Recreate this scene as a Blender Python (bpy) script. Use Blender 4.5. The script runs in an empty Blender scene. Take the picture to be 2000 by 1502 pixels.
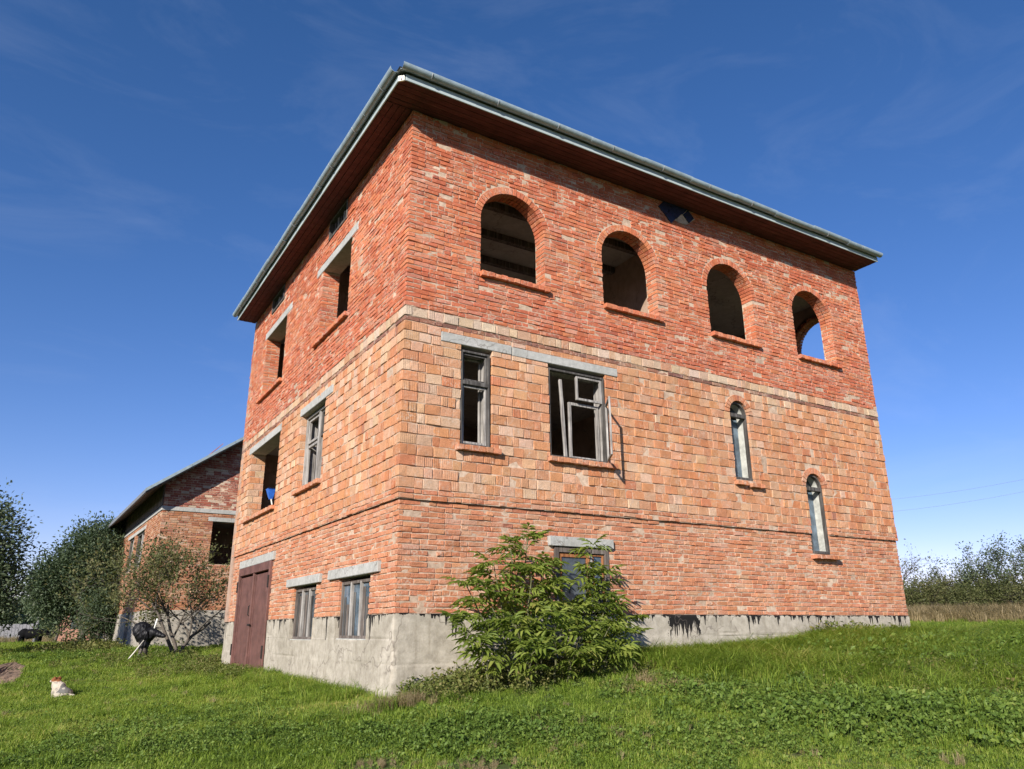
import bpy, math, random
import numpy as np
from mathutils import Vector, Matrix, noise as mnoise
random.seed(7)
rng = np.random.default_rng(7)
SC = bpy.context.scene
COL = SC.collection

# ------------------------------------------------------------------ camera
CAM = np.array([-3.982, -9.486, -0.205]); YAW, PITCH, ROLL, FPX = 1.0210, 0.3140, -0.0070, 1471.3
_f = np.array([math.cos(PITCH)*math.cos(YAW), math.cos(PITCH)*math.sin(YAW), math.sin(PITCH)])
_r = np.array([math.sin(YAW), -math.cos(YAW), 0.0]); _u = np.cross(_r, _f)
_r, _u = math.cos(ROLL)*_r+math.sin(ROLL)*_u, -math.sin(ROLL)*_r+math.cos(ROLL)*_u
cam = bpy.data.cameras.new('camera'); cam.sensor_width = 36; cam.lens = FPX/2000*36
cam.clip_start = 0.1; cam.clip_end = 3000
camo = bpy.data.objects.new('camera', cam); COL.objects.link(camo); SC.camera = camo
camo.matrix_world = Matrix(((_r[0], _u[0], -_f[0], CAM[0]), (_r[1], _u[1], -_f[1], CAM[1]), (_r[2], _u[2], -_f[2], CAM[2]), (0, 0, 0, 1)))

# ------------------------------------------------------------------ sky, sun, exposure
SUN_TO = np.array([-1.80, -1.38, 1.0]); SUN_TO /= np.linalg.norm(SUN_TO)
ELEV = math.asin(SUN_TO[2]); AZ = math.atan2(SUN_TO[0], SUN_TO[1])
world = bpy.data.worlds.new('World'); SC.world = world; world.use_nodes = True
wn = world.node_tree; wn.nodes.clear()
wo = wn.nodes.new('ShaderNodeOutputWorld'); bg = wn.nodes.new('ShaderNodeBackground'); sky = wn.nodes.new('ShaderNodeTexSky')
sky.sky_type = 'NISHITA'; sky.sun_disc = False; sky.sun_elevation = ELEV; sky.sun_rotation = AZ
sky.altitude = 1200; sky.air_density = 1.0; sky.dust_density = 0.15; sky.ozone_density = 4.0
hs = wn.nodes.new('ShaderNodeHueSaturation'); hs.inputs['Saturation'].default_value = 1.22; hs.inputs['Hue'].default_value = 0.508
sp = wn.nodes.new('ShaderNodeSeparateColor'); cb_ = wn.nodes.new('ShaderNodeCombineColor')
wn.links.new(sky.outputs[0], hs.inputs['Color']); wn.links.new(hs.outputs[0], sp.inputs[0])
for k, (g_, t_) in enumerate(((.94, 1.14), (.90, .865), (.96, .83))):
    pw = wn.nodes.new('ShaderNodeMath'); pw.operation = 'POWER'; pw.inputs[1].default_value = g_
    ml = wn.nodes.new('ShaderNodeMath'); ml.operation = 'MULTIPLY'; ml.inputs[1].default_value = t_
    wn.links.new(sp.outputs[k], pw.inputs[0]); wn.links.new(pw.outputs[0], ml.inputs[0]); wn.links.new(ml.outputs[0], cb_.inputs[k])
tc = wn.nodes.new('ShaderNodeTexCoord'); mpw = wn.nodes.new('ShaderNodeMapping'); mpw.inputs['Scale'].default_value = (2.2, 3.4, 7.0); mpw.inputs['Rotation'].default_value = (0, .25, .6)
nz = wn.nodes.new('ShaderNodeTexNoise'); nz.inputs['Scale'].default_value = 1.6; nz.inputs['Detail'].default_value = 8; nz.inputs['Roughness'].default_value = .62; nz.inputs['Distortion'].default_value = .6
crw = wn.nodes.new('ShaderNodeValToRGB'); crw.color_ramp.elements[0].position = .50; crw.color_ramp.elements[0].color = (0, 0, 0, 1); crw.color_ramp.elements[1].position = .80; crw.color_ramp.elements[1].color = (.07, .07, .07, 1)
cmx = wn.nodes.new('ShaderNodeMix'); cmx.data_type = 'RGBA'; cmx.inputs[7].default_value = (4.2, 4.6, 5.4, 1)     # thin high cirrus
wn.links.new(tc.outputs['Generated'], mpw.inputs[0]); wn.links.new(mpw.outputs[0], nz.inputs['Vector']); wn.links.new(nz.outputs['Fac'], crw.inputs[0]); wn.links.new(crw.outputs[0], cmx.inputs[0])
wn.links.new(cb_.outputs[0], cmx.inputs[6]); wn.links.new(cmx.outputs[2], bg.inputs[0])
bg.inputs[1].default_value = 0.115
wn.links.new(bg.outputs[0], wo.inputs[0])
sl = bpy.data.lights.new('sun', 'SUN'); sl.energy = 4.6; sl.angle = math.radians(0.5); sl.color = (1.0, 0.93, 0.83)
so = bpy.data.objects.new('sun', sl); COL.objects.link(so)
so.rotation_euler = Vector(SUN_TO).to_track_quat('Z', 'Y').to_euler(); so.location = (-30, -25, 20)
vs = SC.view_settings; vs.view_transform = 'Standard'; vs.look = 'None'; vs.gamma = 1; vs.exposure = 0.75; vs.use_curve_mapping = False
SC.render.film_transparent = False

# ------------------------------------------------------------------ helpers
def ray(px, py):
    d = _f+(px-1000)/FPX*_r-(py-751)/FPX*_u
    return d/np.linalg.norm(d)
def atd(px, py, dist):
    d = ray(px, py); return CAM+d*dist/math.hypot(d[0], d[1])
def put(o, label=None, cat=None, group=None, kind=None):
    if label: o['label'] = label
    if cat: o['category'] = cat
    if group: o['group'] = group
    if kind: o['kind'] = kind
    return o
def empty(name, loc, label=None, cat=None, group=None):
    o = bpy.data.objects.new(name, None); COL.objects.link(o); o.location = loc
    o.empty_display_size = 0.3
    return put(o, label, cat, group)
def n3(x, y, z): return mnoise.noise(Vector((x, y, z)))

class Frame:
    def __init__(s, O, U, N):
        s.O = np.array(O, float); s.U = np.array(U, float); s.N = np.array(N, float); s.Z = np.array([0, 0, 1.0])
        s.flip = np.dot(np.cross(s.U, s.Z), s.N) < 0
    def __call__(s, L):        # local (u, w, z), w outwards
        L = np.asarray(L, float)
        return s.O+L[..., 0:1]*s.U+L[..., 1:2]*s.N+L[..., 2:3]*s.Z
ID = Frame((0, 0, 0), (1, 0, 0), (0, 1, 0))

# bevelled box template: local axes (u, w, z)
def _tmpl():
    idx = {}; V = []
    for a in range(3):
        for s in (-1, 1):
            b, c = [k for k in range(3) if k != a]
            for sb, sc in ((-1, -1), (1, -1), (1, 1), (-1, 1)):
                sg = [0, 0, 0]; sg[a] = s; sg[b] = sb; sg[c] = sc
                idx[(a, tuple(sg))] = len(V); V.append((a, sg))
    pos = np.array([[sg[k]*(1 if k == a else .9) for k in range(3)] for a, sg in V])
    Q = []; T = []
    for a in range(3):
        for s in (-1, 1):
            b, c = [k for k in range(3) if k != a]
            f = []
            for sb, sc in ((-1, -1), (1, -1), (1, 1), (-1, 1)):
                sg = [0, 0, 0]; sg[a] = s; sg[b] = sb; sg[c] = sc; f.append(idx[(a, tuple(sg))])
            Q.append(f)
    for a in range(3):
        for b in range(a+1, 3):
            c = 3-a-b
            for sa in (-1, 1):
                for sb in (-1, 1):
                    s1 = [0, 0, 0]; s1[a] = sa; s1[b] = sb; s1[c] = -1; s2 = list(s1); s2[c] = 1
                    Q.append([idx[(a, tuple(s1))], idx[(a, tuple(s2))], idx[(b, tuple(s2))], idx[(b, tuple(s1))]])
    for sx in (-1, 1):
        for sy in (-1, 1):
            for sz in (-1, 1):
                T.append([idx[(a, (sx, sy, sz))] for a in range(3)])
    def fix(f):
        p = pos[f]; n = np.cross(p[1]-p[0], p[2]-p[0])
        return f if np.dot(n, p.mean(0)) > 0 else f[::-1]
    Q = np.array([fix(f) for f in Q]); T = np.array([fix(f) for f in T])
    ax = np.array([a for a, _ in V]); sg = np.array([s for _, s in V], float)
    return ax, sg, Q, T
_AX, _SG, _BQ, _BT = _tmpl()
# (u, w, z) with N = U x Z means (u, w, z) is left-handed -> flip for a normal frame
def bev(lo, hi, c):
    lo = np.atleast_2d(lo).astype(float); hi = np.atleast_2d(hi).astype(float)
    h = (hi-lo)/2; m = (hi+lo)/2
    cc = np.minimum(np.broadcast_to(np.asarray(c, float).reshape(-1, 1), (len(lo), 1)), h.min(1, keepdims=True)*.45)
    V = np.empty((len(lo), 24, 3))
    for k in range(24):
        for d in range(3):
            V[:, k, d] = m[:, d]+_SG[k, d]*(h[:, d]-(0 if _AX[k] == d else cc[:, 0]))
    return V

class G:
    """collects geometry for one mesh object"""
    def __init__(s): s.v = []; s.q = []; s.t = []; s.c = []; s.n = 0; s.mi = []; s.mt = []
    def add(s, V, Q=None, T=None, col=(1, 1, 1, 1), flip=False, mat=0):
        V = np.asarray(V, float).reshape(-1, 3)
        if Q is not None and len(Q):
            Q = np.asarray(Q, int)+s.n; s.q.append(Q[:, ::-1] if flip else Q); s.mi.append(np.full(len(Q), mat))
        if T is not None and len(T):
            T = np.asarray(T, int)+s.n; s.t.append(T[:, ::-1] if flip else T); s.mt.append(np.full(len(T), mat))
        c = np.asarray(col, float)
        if c.ndim == 1: c = np.broadcast_to(c, (len(V), len(c)))
        if c.shape[1] == 3: c = np.concatenate([c, np.ones((len(c), 1))], 1)
        s.c.append(c); s.v.append(V); s.n += len(V); return s
    def boxes(s, V24, fr=None, col=(1, 1, 1, 1)):   # V24: N x 24 x 3 local
        n = len(V24); W = fr(V24) if fr is not None else V24
        off = (np.arange(n)*24)[:, None, None]
        Q = (_BQ[None]+off).reshape(-1, 4); T = (_BT[None]+off).reshape(-1, 3)
        c = np.asarray(col, float)
        if c.ndim == 2: c = np.repeat(c, 24, 0)
        return s.add(W.reshape(-1, 3), Q, T, c, flip=(fr is not None and not fr.flip))
    def box(s, u, w, z, fr=None, c=.004, col=(1, 1, 1, 1), rot=None):
        V = bev([[u[0], w[0], z[0]]], [[u[1], w[1], z[1]]], c)
        if rot is not None:      # (axis index, angle, pivot)
            a, th, p = rot; p = np.array(p, float); i, j = [(1, 2), (2, 0), (0, 1)][a]
            D = V-p; ci, si = math.cos(th), math.sin(th); E = D.copy()
            E[..., i] = ci*D[..., i]-si*D[..., j]; E[..., j] = si*D[..., i]+ci*D[..., j]; V = E+p
        return s.boxes(V, fr, col)
    def tube(s, P, R, n=6, col=(1, 1, 1, 1), cap=True):
        P = np.asarray(P, float); R = np.broadcast_to(np.asarray(R, float), (len(P),))
        T = np.gradient(P, axis=0); T /= np.linalg.norm(T, axis=1, keepdims=True)+1e-9
        a = np.array([0, 0, 1.0]) if abs(T[0][2]) < .9 else np.array([1.0, 0, 0])
        ang = np.arange(n)/n*2*math.pi; V = []
        for i in range(len(P)):
            x = np.cross(T[i], a); x /= np.linalg.norm(x)+1e-9; y = np.cross(T[i], x); a = np.cross(x, T[i])
            V.append(P[i]+R[i]*(np.cos(ang)[:, None]*x+np.sin(ang)[:, None]*y))
        V = np.concatenate(V); Q = []
        for i in range(len(P)-1):
            for k in range(n):
                Q.append((i*n+k, i*n+(k+1) % n, (i+1)*n+(k+1) % n, (i+1)*n+k))
        Tt = []
        if cap:
            V = np.concatenate([V, P[:1], P[-1:]]); m = len(V)
            Tt = [(m-2, (k+1) % n, k) for k in range(n)]+[(m-1, (len(P)-1)*n+k, (len(P)-1)*n+(k+1) % n) for k in range(n)]
        return s.add(V, Q, Tt, col)
    def mesh(s, name, mats, smooth=False):
        V = np.concatenate(s.v); q = np.concatenate(s.q) if s.q else np.zeros((0, 4), int); t = np.concatenate(s.t) if s.t else np.zeros((0, 3), int)
        me = bpy.data.meshes.new(name)
        me.vertices.add(len(V)); me.vertices.foreach_set('co', V.astype(np.float32).ravel())
        nl = q.size+t.size; me.loops.add(nl); me.loops.foreach_set('vertex_index', np.concatenate([q.ravel(), t.ravel()]).astype(np.int32))
        npol = len(q)+len(t); me.polygons.add(npol)
        me.polygons.foreach_set('loop_start', np.concatenate([np.arange(len(q))*4, q.size+np.arange(len(t))*3]).astype(np.int32))
        mi = np.concatenate(s.mi+s.mt) if (s.mi or s.mt) else np.zeros(0)
        me.polygons.foreach_set('material_index', mi.astype(np.int32))
        me.polygons.foreach_set('use_smooth', np.full(npol, smooth))
        at = me.color_attributes.new('col', 'FLOAT_COLOR', 'POINT'); at.data.foreach_set('color', np.concatenate(s.c).astype(np.float32).ravel())
        me.update(calc_edges=True); me.validate()
        for m in (mats if isinstance(mats, (list, tuple)) else [mats]): me.materials.append(m)
        return me
    def obj(s, name, mats, parent=None, smooth=False, **kw):
        if parent is not None:
            inv = np.array(wloc(parent)); s.v = [v-inv for v in s.v]
        o = bpy.data.objects.new(name, s.mesh(name, mats, smooth)); COL.objects.link(o)
        if parent is not None: o.parent = parent
        return put(o, **kw)
def wloc(o):
    p = Vector((0, 0, 0))
    while o is not None: p = p+o.location; o = o.parent
    return p

# ------------------------------------------------------------------ materials
def mat(name):
    m = bpy.data.materials.new(name); m.use_nodes = True; nt = m.node_tree; b = nt.nodes['Principled BSDF']
    b.inputs['Specular IOR Level'].default_value = 0.25
    return m, nt, b
def node(nt, t, **kw):
    n = nt.nodes.new(t)
    for k, v in kw.items():
        if k in n.inputs.keys() if hasattr(n.inputs, 'keys') else False: n.inputs[k].default_value = v
        else: setattr(n, k, v)
    return n
def noise_tex(nt, scale, detail=4, rough=.6, vec=None, sc=None):
    n = nt.nodes.new('ShaderNodeTexNoise'); n.inputs['Scale'].default_value = scale; n.inputs['Detail'].default_value = detail; n.inputs['Roughness'].default_value = rough
    if vec is not None:
        if sc is not None:
            mp = nt.nodes.new('ShaderNodeMapping'); mp.inputs['Scale'].default_value = sc; nt.links.new(vec, mp.inputs[0]); vec = mp.outputs[0]
        nt.links.new(vec, n.inputs['Vector'])
    return n.outputs['Fac']
def ramp(nt, fac, stops):
    r = nt.nodes.new('ShaderNodeValToRGB'); e = r.color_ramp.elements
    while len(e) < len(stops): e.new(0.5)
    for k, (p, c) in enumerate(stops):
        e[k].position = p; e[k].color = (*c, 1) if len(c) == 3 else c
    nt.links.new(fac, r.inputs[0]); return r.outputs[0]
def mix(nt, a, b, fac, mode='MIX'):
    n = nt.nodes.new('ShaderNodeMix'); n.data_type = 'RGBA'; n.blend_type = mode
    for sock, v in ((n.inputs[0], fac), (n.inputs[6], a), (n.inputs[7], b)):
        if hasattr(v, 'is_linked'): nt.links.new(v, sock)
        else: sock.default_value = v if not isinstance(v, tuple) else ((*v, 1) if len(v) == 3 else v)
    return n.outputs[2]
def math_(nt, op, a, b=None, clamp=False):
    n = nt.nodes.new('ShaderNodeMath'); n.operation = op; n.use_clamp = clamp
    for k, v in ((0, a), (1, b)):
        if v is None: continue
        if hasattr(v, 'is_linked'): nt.links.new(v, n.inputs[k])
        else: n.inputs[k].default_value = v
    return n.outputs[0]
def bump(nt, b, h, strength=.3, dist=.01):
    n = nt.nodes.new('ShaderNodeBump'); n.inputs['Strength'].default_value = strength; n.inputs['Distance'].default_value = dist
    nt.links.new(h, n.inputs['Height']); nt.links.new(n.outputs[0], b.inputs['Normal'])
def wpos(nt): return nt.nodes.new('ShaderNodeNewGeometry').outputs['Position']
def attr(nt, name='col', typ='GEOMETRY'):
    n = nt.nodes.new('ShaderNodeAttribute'); n.attribute_name = name; n.attribute_type = typ; return n
RGB = lambda c: (c, c, c)

def mk_brick():
    m, nt, b = mat('brick'); P = wpos(nt); a = attr(nt)
    f1 = noise_tex(nt, 60, 4, .7, P); f2 = noise_tex(nt, 9, 3, .6, P)
    c = mix(nt, a.outputs['Color'], ramp(nt, f1, [(.25, RGB(.50)), (.75, RGB(1.3))]), .65, 'MULTIPLY')
    c = mix(nt, c, ramp(nt, f2, [(.25, RGB(.72)), (.75, RGB(1.2))]), .5, 'MULTIPLY')
    # mortar smears and lime bloom
    s1 = noise_tex(nt, 3.2, 5, .7, P); s2 = noise_tex(nt, 26, 3, .6, P)
    sm = math_(nt, 'MULTIPLY', ramp(nt, s1, [(.46, RGB(0)), (.64, RGB(1))]), ramp(nt, s2, [(.46, RGB(0)), (.62, RGB(1))]))
    c = mix(nt, c, (.56, .46, .37), math_(nt, 'MULTIPLY', sm, .62))
    # scored block faces (alpha of the colour says how much)
    wv = nt.nodes.new('ShaderNodeTexWave'); wv.wave_type = 'BANDS'; wv.bands_direction = 'X'; wv.inputs['Scale'].default_value = 11; wv.inputs['Distortion'].default_value = .6
    mp = nt.nodes.new('ShaderNodeMapping'); mp.inputs['Rotation'].default_value = (0, 0, math.radians(45)); mp.inputs['Scale'].default_value = (1.3, 1.3, 1)
    nt.links.new(P, mp.inputs[0]); nt.links.new(mp.outputs[0], wv.inputs['Vector'])
    rid = math_(nt, 'MULTIPLY', wv.outputs['Fac'], a.outputs['Alpha'])
    c = mix(nt, c, RGB(.7), math_(nt, 'MULTIPLY', rid, .10), 'MULTIPLY')
    pit = noise_tex(nt, 38, 5, .75, P); c = mix(nt, c, (.10, .055, .04), math_(nt, 'MULTIPLY', ramp(nt, pit, [(.60, RGB(0)), (.70, RGB(1))]), .55))
    stk = math_(nt, 'MULTIPLY', ramp(nt, noise_tex(nt, 4.5, 4, .6, P, (1, 1, .10)), [(.54, RGB(0)), (.70, RGB(1))]), ramp(nt, noise_tex(nt, .9, 3, .6, P), [(.45, RGB(0)), (.62, RGB(1))]))
    c = mix(nt, c, (.62, .55, .5), math_(nt, 'MULTIPLY', stk, .45), 'MULTIPLY')
    nt.links.new(c, b.inputs['Base Color']); b.inputs['Roughness'].default_value = .92
    h = math_(nt, 'SUBTRACT', math_(nt, 'ADD', f1, math_(nt, 'MULTIPLY', f2, .7)), math_(nt, 'MULTIPLY', rid, .22))
    bump(nt, b, h, .75, .014); return m
def mk_mortar():
    m, nt, b = mat('mortar'); P = wpos(nt)
    f = noise_tex(nt, 14, 5, .7, P); g = noise_tex(nt, 1.3, 3, .6, P)
    c = ramp(nt, f, [(.25, (.30, .21, .15)), (.6, (.56, .44, .34)), (.85, (.70, .58, .46))])
    c = mix(nt, c, ramp(nt, g, [(.35, (.62, .55, .5)), (.65, (1.1, 1.05, 1.0))]), .6, 'MULTIPLY')
    nt.links.new(c, b.inputs['Base Color']); b.inputs['Roughness'].default_value = .95; bump(nt, b, f, .5, .01); return m
def mk_concrete(name, c0, c1, tar=False, scale=1.0):
    m, nt, b = mat(name); P = wpos(nt)
    f = noise_tex(nt, 7*scale, 8, .72, P); g = noise_tex(nt, 1.1*scale, 4, .6, P); h = noise_tex(nt, 40, 3, .6, P)
    c = ramp(nt, f, [(.25, c0), (.7, c1)])
    c = mix(nt, c, ramp(nt, g, [(.3, (.78, .76, .72)), (.7, (1.08, 1.06, 1.04))]), .8, 'MULTIPLY')
    v = noise_tex(nt, 5, 4, .6, P, (3, 3, .25))
    c = mix(nt, c, ramp(nt, v, [(.55, RGB(1)), (.72, (.72, .70, .66))]), .6, 'MULTIPLY')
    if tar:
        sep = nt.nodes.new('ShaderNodeSeparateXYZ'); nt.links.new(P, sep.inputs[0])
        n1 = noise_tex(nt, 9, 2, .5, P, (1, 1, .035)); n2 = noise_tex(nt, 1.7, 2, .5, P, (1, 1, 0)); n0 = noise_tex(nt, 26, 2, .5, P, (1, 1, .05))
        # drip length: thin line everywhere, long runs where the low-frequency mask is high
        d = math_(nt, 'MULTIPLY', ramp(nt, n2, [(.44, RGB(.06)), (.60, RGB(1))]), ramp(nt, n1, [(.46, RGB(0.02)), (.62, RGB(1))]))
        d = math_(nt, 'MULTIPLY', d, ramp(nt, n0, [(.42, RGB(.15)), (.58, RGB(1))]))
        # one broad spill on the long wall (x about 5.0 to 5.6)
        t = math_(nt, 'ABSOLUTE', math_(nt, 'SUBTRACT', math_(nt, 'ADD', sep.outputs[0], math_(nt, 'MULTIPLY', math_(nt, 'SUBTRACT', noise_tex(nt, 7, 4, .7, P), .5), .5)), 5.12)); t = math_(nt, 'LESS_THAN', t, .33)
        t2 = math_(nt, 'MULTIPLY', t, ramp(nt, noise_tex(nt, 34, 3, .6, P, (1, 1, .05)), [(.34, RGB(.12)), (.66, RGB(1.0))]))
        d = math_(nt, 'MAXIMUM', math_(nt, 'MULTIPLY', d, .34), math_(nt, 'MULTIPLY', t2, .40))
        wob = math_(nt, 'MULTIPLY', math_(nt, 'SUBTRACT', noise_tex(nt, 12, 3, .6, P), .44), .10)
        d = math_(nt, 'ADD', d, math_(nt, 'MAXIMUM', wob, 0.0))
        k = math_(nt, 'GREATER_THAN', sep.outputs[2], math_(nt, 'MULTIPLY', d, -1.0))
        c = mix(nt, c, (.005, .0045, .005), math_(nt, 'MULTIPLY', k, .985))
    vo = nt.nodes.new('ShaderNodeTexVoronoi'); vo.feature = 'DISTANCE_TO_EDGE'; vo.inputs['Scale'].default_value = .75
    wq = nt.nodes.new('ShaderNodeVectorMath'); wq.operation = 'ADD'; nz_ = nt.nodes.new('ShaderNodeTexNoise'); nz_.inputs['Scale'].default_value = 5; nt.links.new(P, nz_.inputs['Vector'])
    sc2 = nt.nodes.new('ShaderNodeVectorMath'); sc2.operation = 'SCALE'; sc2.inputs['Scale'].default_value = .35; nt.links.new(nz_.outputs['Color'], sc2.inputs[0]); nt.links.new(P, wq.inputs[0]); nt.links.new(sc2.outputs[0], wq.inputs[1]); nt.links.new(wq.outputs[0], vo.inputs['Vector'])
    crk = ramp(nt, vo.outputs['Distance'], [(.002, RGB(1)), (.008, RGB(0))]); c = mix(nt, c, (.12, .10, .085), math_(nt, 'MULTIPLY', crk, .6))
    nt.links.new(c, b.inputs['Base Color']); b.inputs['Roughness'].default_value = .93
    bump(nt, b, math_(nt, 'ADD', f, math_(nt, 'MULTIPLY', h, .4)), .5, .015); return m
def mk_wood(name, c0, c1, c2, ax=2):
    m, nt, b = mat(name); P = wpos(nt); s = [26, 26, 26]; s[ax] = 1.6
    f = noise_tex(nt, 1, 5, .65, P, tuple(s)); g = noise_tex(nt, 5, 3, .6, P)
    c = ramp(nt, f, [(.3, c0), (.52, c1), (.75, c2)]); c = mix(nt, c, ramp(nt, g, [(.3, RGB(.6)), (.7, RGB(1.15))]), .7, 'MULTIPLY')
    nt.links.new(c, b.inputs['Base Color']); b.inputs['Roughness'].default_value = .8; bump(nt, b, f, .35, .006); return m
def mk_plain(name, c, rough=.8, metal=0.0, var=.25, scale=12, spec=.3):
    m, nt, b = mat(name); P = wpos(nt); f = noise_tex(nt, scale, 5, .65, P)
    k = mix(nt, c, ramp(nt, f, [(.3, RGB(1-var)), (.7, RGB(1+var))]), 1.0, 'MULTIPLY')
    nt.links.new(k, b.inputs['Base Color']); b.inputs['Roughness'].default_value = rough; b.inputs['Metallic'].default_value = metal
    b.inputs['Specular IOR Level'].default_value = spec; bump(nt, b, f, .15, .01); return m
def mk_glass(name, tint=(.03, .035, .04)):
    m, nt, b = mat(name); P = wpos(nt); f = noise_tex(nt, 6, 4, .6, P)
    c = ramp(nt, f, [(.35, tint), (.75, tuple(min(1, 3.2*t) for t in tint))]); nt.links.new(c, b.inputs['Base Color'])
    nt.links.new(ramp(nt, f, [(.3, RGB(.06)), (.8, RGB(.3))]), b.inputs['Roughness'])
    b.inputs['Specular IOR Level'].default_value = .7; return m
def mk_leaf(name, stops, trans=.28, patch=.5, rough=.55, attrname=None):
    m, nt, b = mat(name); P = wpos(nt)
    oi = nt.nodes.new('ShaderNodeObjectInfo'); a = attr(nt)
    f = noise_tex(nt, patch, 3, .6, P)
    x = math_(nt, 'ADD', math_(nt, 'MULTIPLY', a.outputs['Fac'], .6), math_(nt, 'MULTIPLY', oi.outputs['Random'], .25))
    x = math_(nt, 'ADD', x, math_(nt, 'MULTIPLY', math_(nt, 'SUBTRACT', f, .5), 1.1), True)
    c = ramp(nt, x, stops); nt.links.new(c, b.inputs['Base Color']); b.inputs['Roughness'].default_value = rough
    b.inputs['Specular IOR Level'].default_value = .25
    tr = nt.nodes.new('ShaderNodeBsdfTranslucent'); tc = mix(nt, c, (1.5, 1.7, .6), .6, 'MULTIPLY'); nt.links.new(tc, tr.inputs[0])
    ms = nt.nodes.new('ShaderNodeMixShader'); ms.inputs[0].default_value = trans
    out = nt.nodes['Material Output']; nt.links.new(b.outputs[0], ms.inputs[1]); nt.links.new(tr.outputs[0], ms.inputs[2]); nt.links.new(ms.outputs[0], out.inputs[0])
    return m
def mk_attr(name, rough=.85, scale=40, var=.3, bmp=.3):
    m, nt, b = mat(name); P = wpos(nt); a = attr(nt); f = noise_tex(nt, scale, 4, .65, P)
    c = mix(nt, a.outputs['Color'], ramp(nt, f, [(.3, RGB(1-var)), (.7, RGB(1+var))]), 1.0, 'MULTIPLY')
    nt.links.new(c, b.inputs['Base Color']); b.inputs['Roughness'].default_value = rough; bump(nt, b, f, bmp, .01); return m

M = dict(
    brick=mk_brick(), mortar=mk_mortar(),
    plinth=mk_concrete('plinth_concrete', (.24, .215, .175), (.49, .455, .39), tar=True),
    lintel=mk_concrete('lintel_concrete', (.29, .295, .285), (.47, .475, .46), scale=2),
    slab=mk_concrete('slab_concrete', (.36, .33, .30), (.52, .49, .45)),
    inner=mk_concrete('inner_wall_plaster', (.30, .21, .16), (.46, .33, .26)),
    greywood=mk_wood('weathered_wood', (.09, .082, .076), (.32, .30, .28), (.56, .54, .51)),
    darkwood=mk_wood('dark_weathered_wood', (.03, .027, .025), (.085, .078, .072), (.2, .19, .18)),
    boardwood=mk_wood('brown_grey_boards', (.05, .04, .035), (.14, .115, .1), (.30, .27, .24)),
    orangewood=mk_wood('orange_varnished_wood', (.14, .05, .02), (.32, .13, .05), (.40, .2, .1)),
    whitewood=mk_plain('chalky_white_wood', (.42, .425, .39), .85, var=.3, scale=9),
    soffit=mk_wood('red_brown_soffit_paint', (.075, .026, .030), (.11, .038, .042), (.15, .058, .058), ax=0),
    fascia=mk_plain('fascia_grey_blue_paint', (.36, .42, .43), .5, var=.12, scale=5),
    zinc=mk_plain('zinc_sheet', (.28, .35, .385), .42, .15, var=.2, scale=7, spec=.5),
    whitemetal=mk_plain('white_metal', (.75, .75, .68), .5, var=.1),
    roof=mk_plain('roof_sheet', (.22, .23, .24), .6, .3),
    door=mk_plain('red_brown_door_paint', (.13, .062, .052), .55, var=.35, scale=4, spec=.35),
    doordark=mk_plain('fittings_and_gap_shade', (.02, .015, .014), .8),  # near-black for door fittings, and for shade painted behind gaps
    glass=mk_glass('dusty_window_glass'), glassblue=mk_glass('blue_grey_glass', (.05, .07, .09)),
    tile=mk_plain('black_blue_glazed_tile', (.016, .024, .055), .25, var=.3, spec=.6),
    blue=mk_plain('blue_plastic', (.02, .10, .42), .4, spec=.5),
    pale=mk_plain('pale_stick', (.55, .52, .46), .8),
    blacksheet=mk_plain('black_plastic_sheet', (.007, .007, .009), .5, var=.5, spec=.25),
    bark=mk_plain('bark', (.10, .085, .07), .95, var=.45, scale=18),
    greenstem=mk_plain('green_brown_stem', (.12, .12, .06), .8, var=.3),
    fur=mk_attr('dog_fur', .9, 60, .25), hide=mk_plain('black_hide', (.005, .005, .006), .85, spec=.1),  # hide: black cow, coloured darker still in place of tree shade
    wire=mk_plain('cable', (.30, .33, .38), .6),
    fence=mk_plain('grey_fence_boards', (.17, .17, .18), .85, var=.3),
    redroof=mk_plain('faded_red_roof', (.34, .14, .11), .85, var=.25),
    soilclod=mk_plain('dug_soil', (.20, .135, .09), .95, var=.4, scale=9),
)
M['grass'] = mk_leaf('grass_blades', [(0, (.08, .13, .016)), (.30, (.165, .25, .03)), (.62, (.25, .325, .05)), (1, (.42, .36, .12))], .40, .75)
M['drygrass'] = mk_leaf('dry_grass_blades', [(0, (.16, .125, .06)), (.5, (.32, .25, .14)), (1, (.46, .37, .23))], .3, .8)
M['weed'] = mk_leaf('broad_weed_leaves', [(0, (.055, .10, .015)), (.5, (.115, .18, .03)), (.85, (.18, .235, .045)), (1, (.30, .25, .08))], .25, .8)
M['brownweed'] = mk_leaf('withering_weeds', [(0, (.06, .085, .018)), (.45, (.13, .15, .036)), (.8, (.19, .165, .06)), (1, (.27, .18, .09))], .22, 1.2)
M['elder'] = mk_leaf('elder_leaves', [(0, (.08, .12, .02)), (.40, (.17, .225, .038)), (.72, (.27, .305, .065)), (1, (.44, .35, .10))], .40, 1.8, .55)
M['leafdark'] = mk_leaf('dark_tree_leaves', [(0, (.040, .062, .032)), (.5, (.080, .112, .058)), (1, (.145, .165, .10))], .25, .35, .5)
M['leafbrown'] = mk_leaf('thin_autumn_leaves', [(0, (.060, .075, .026)), (.5, (.115, .125, .046)), (1, (.20, .165, .08))], .30, .5)

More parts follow.
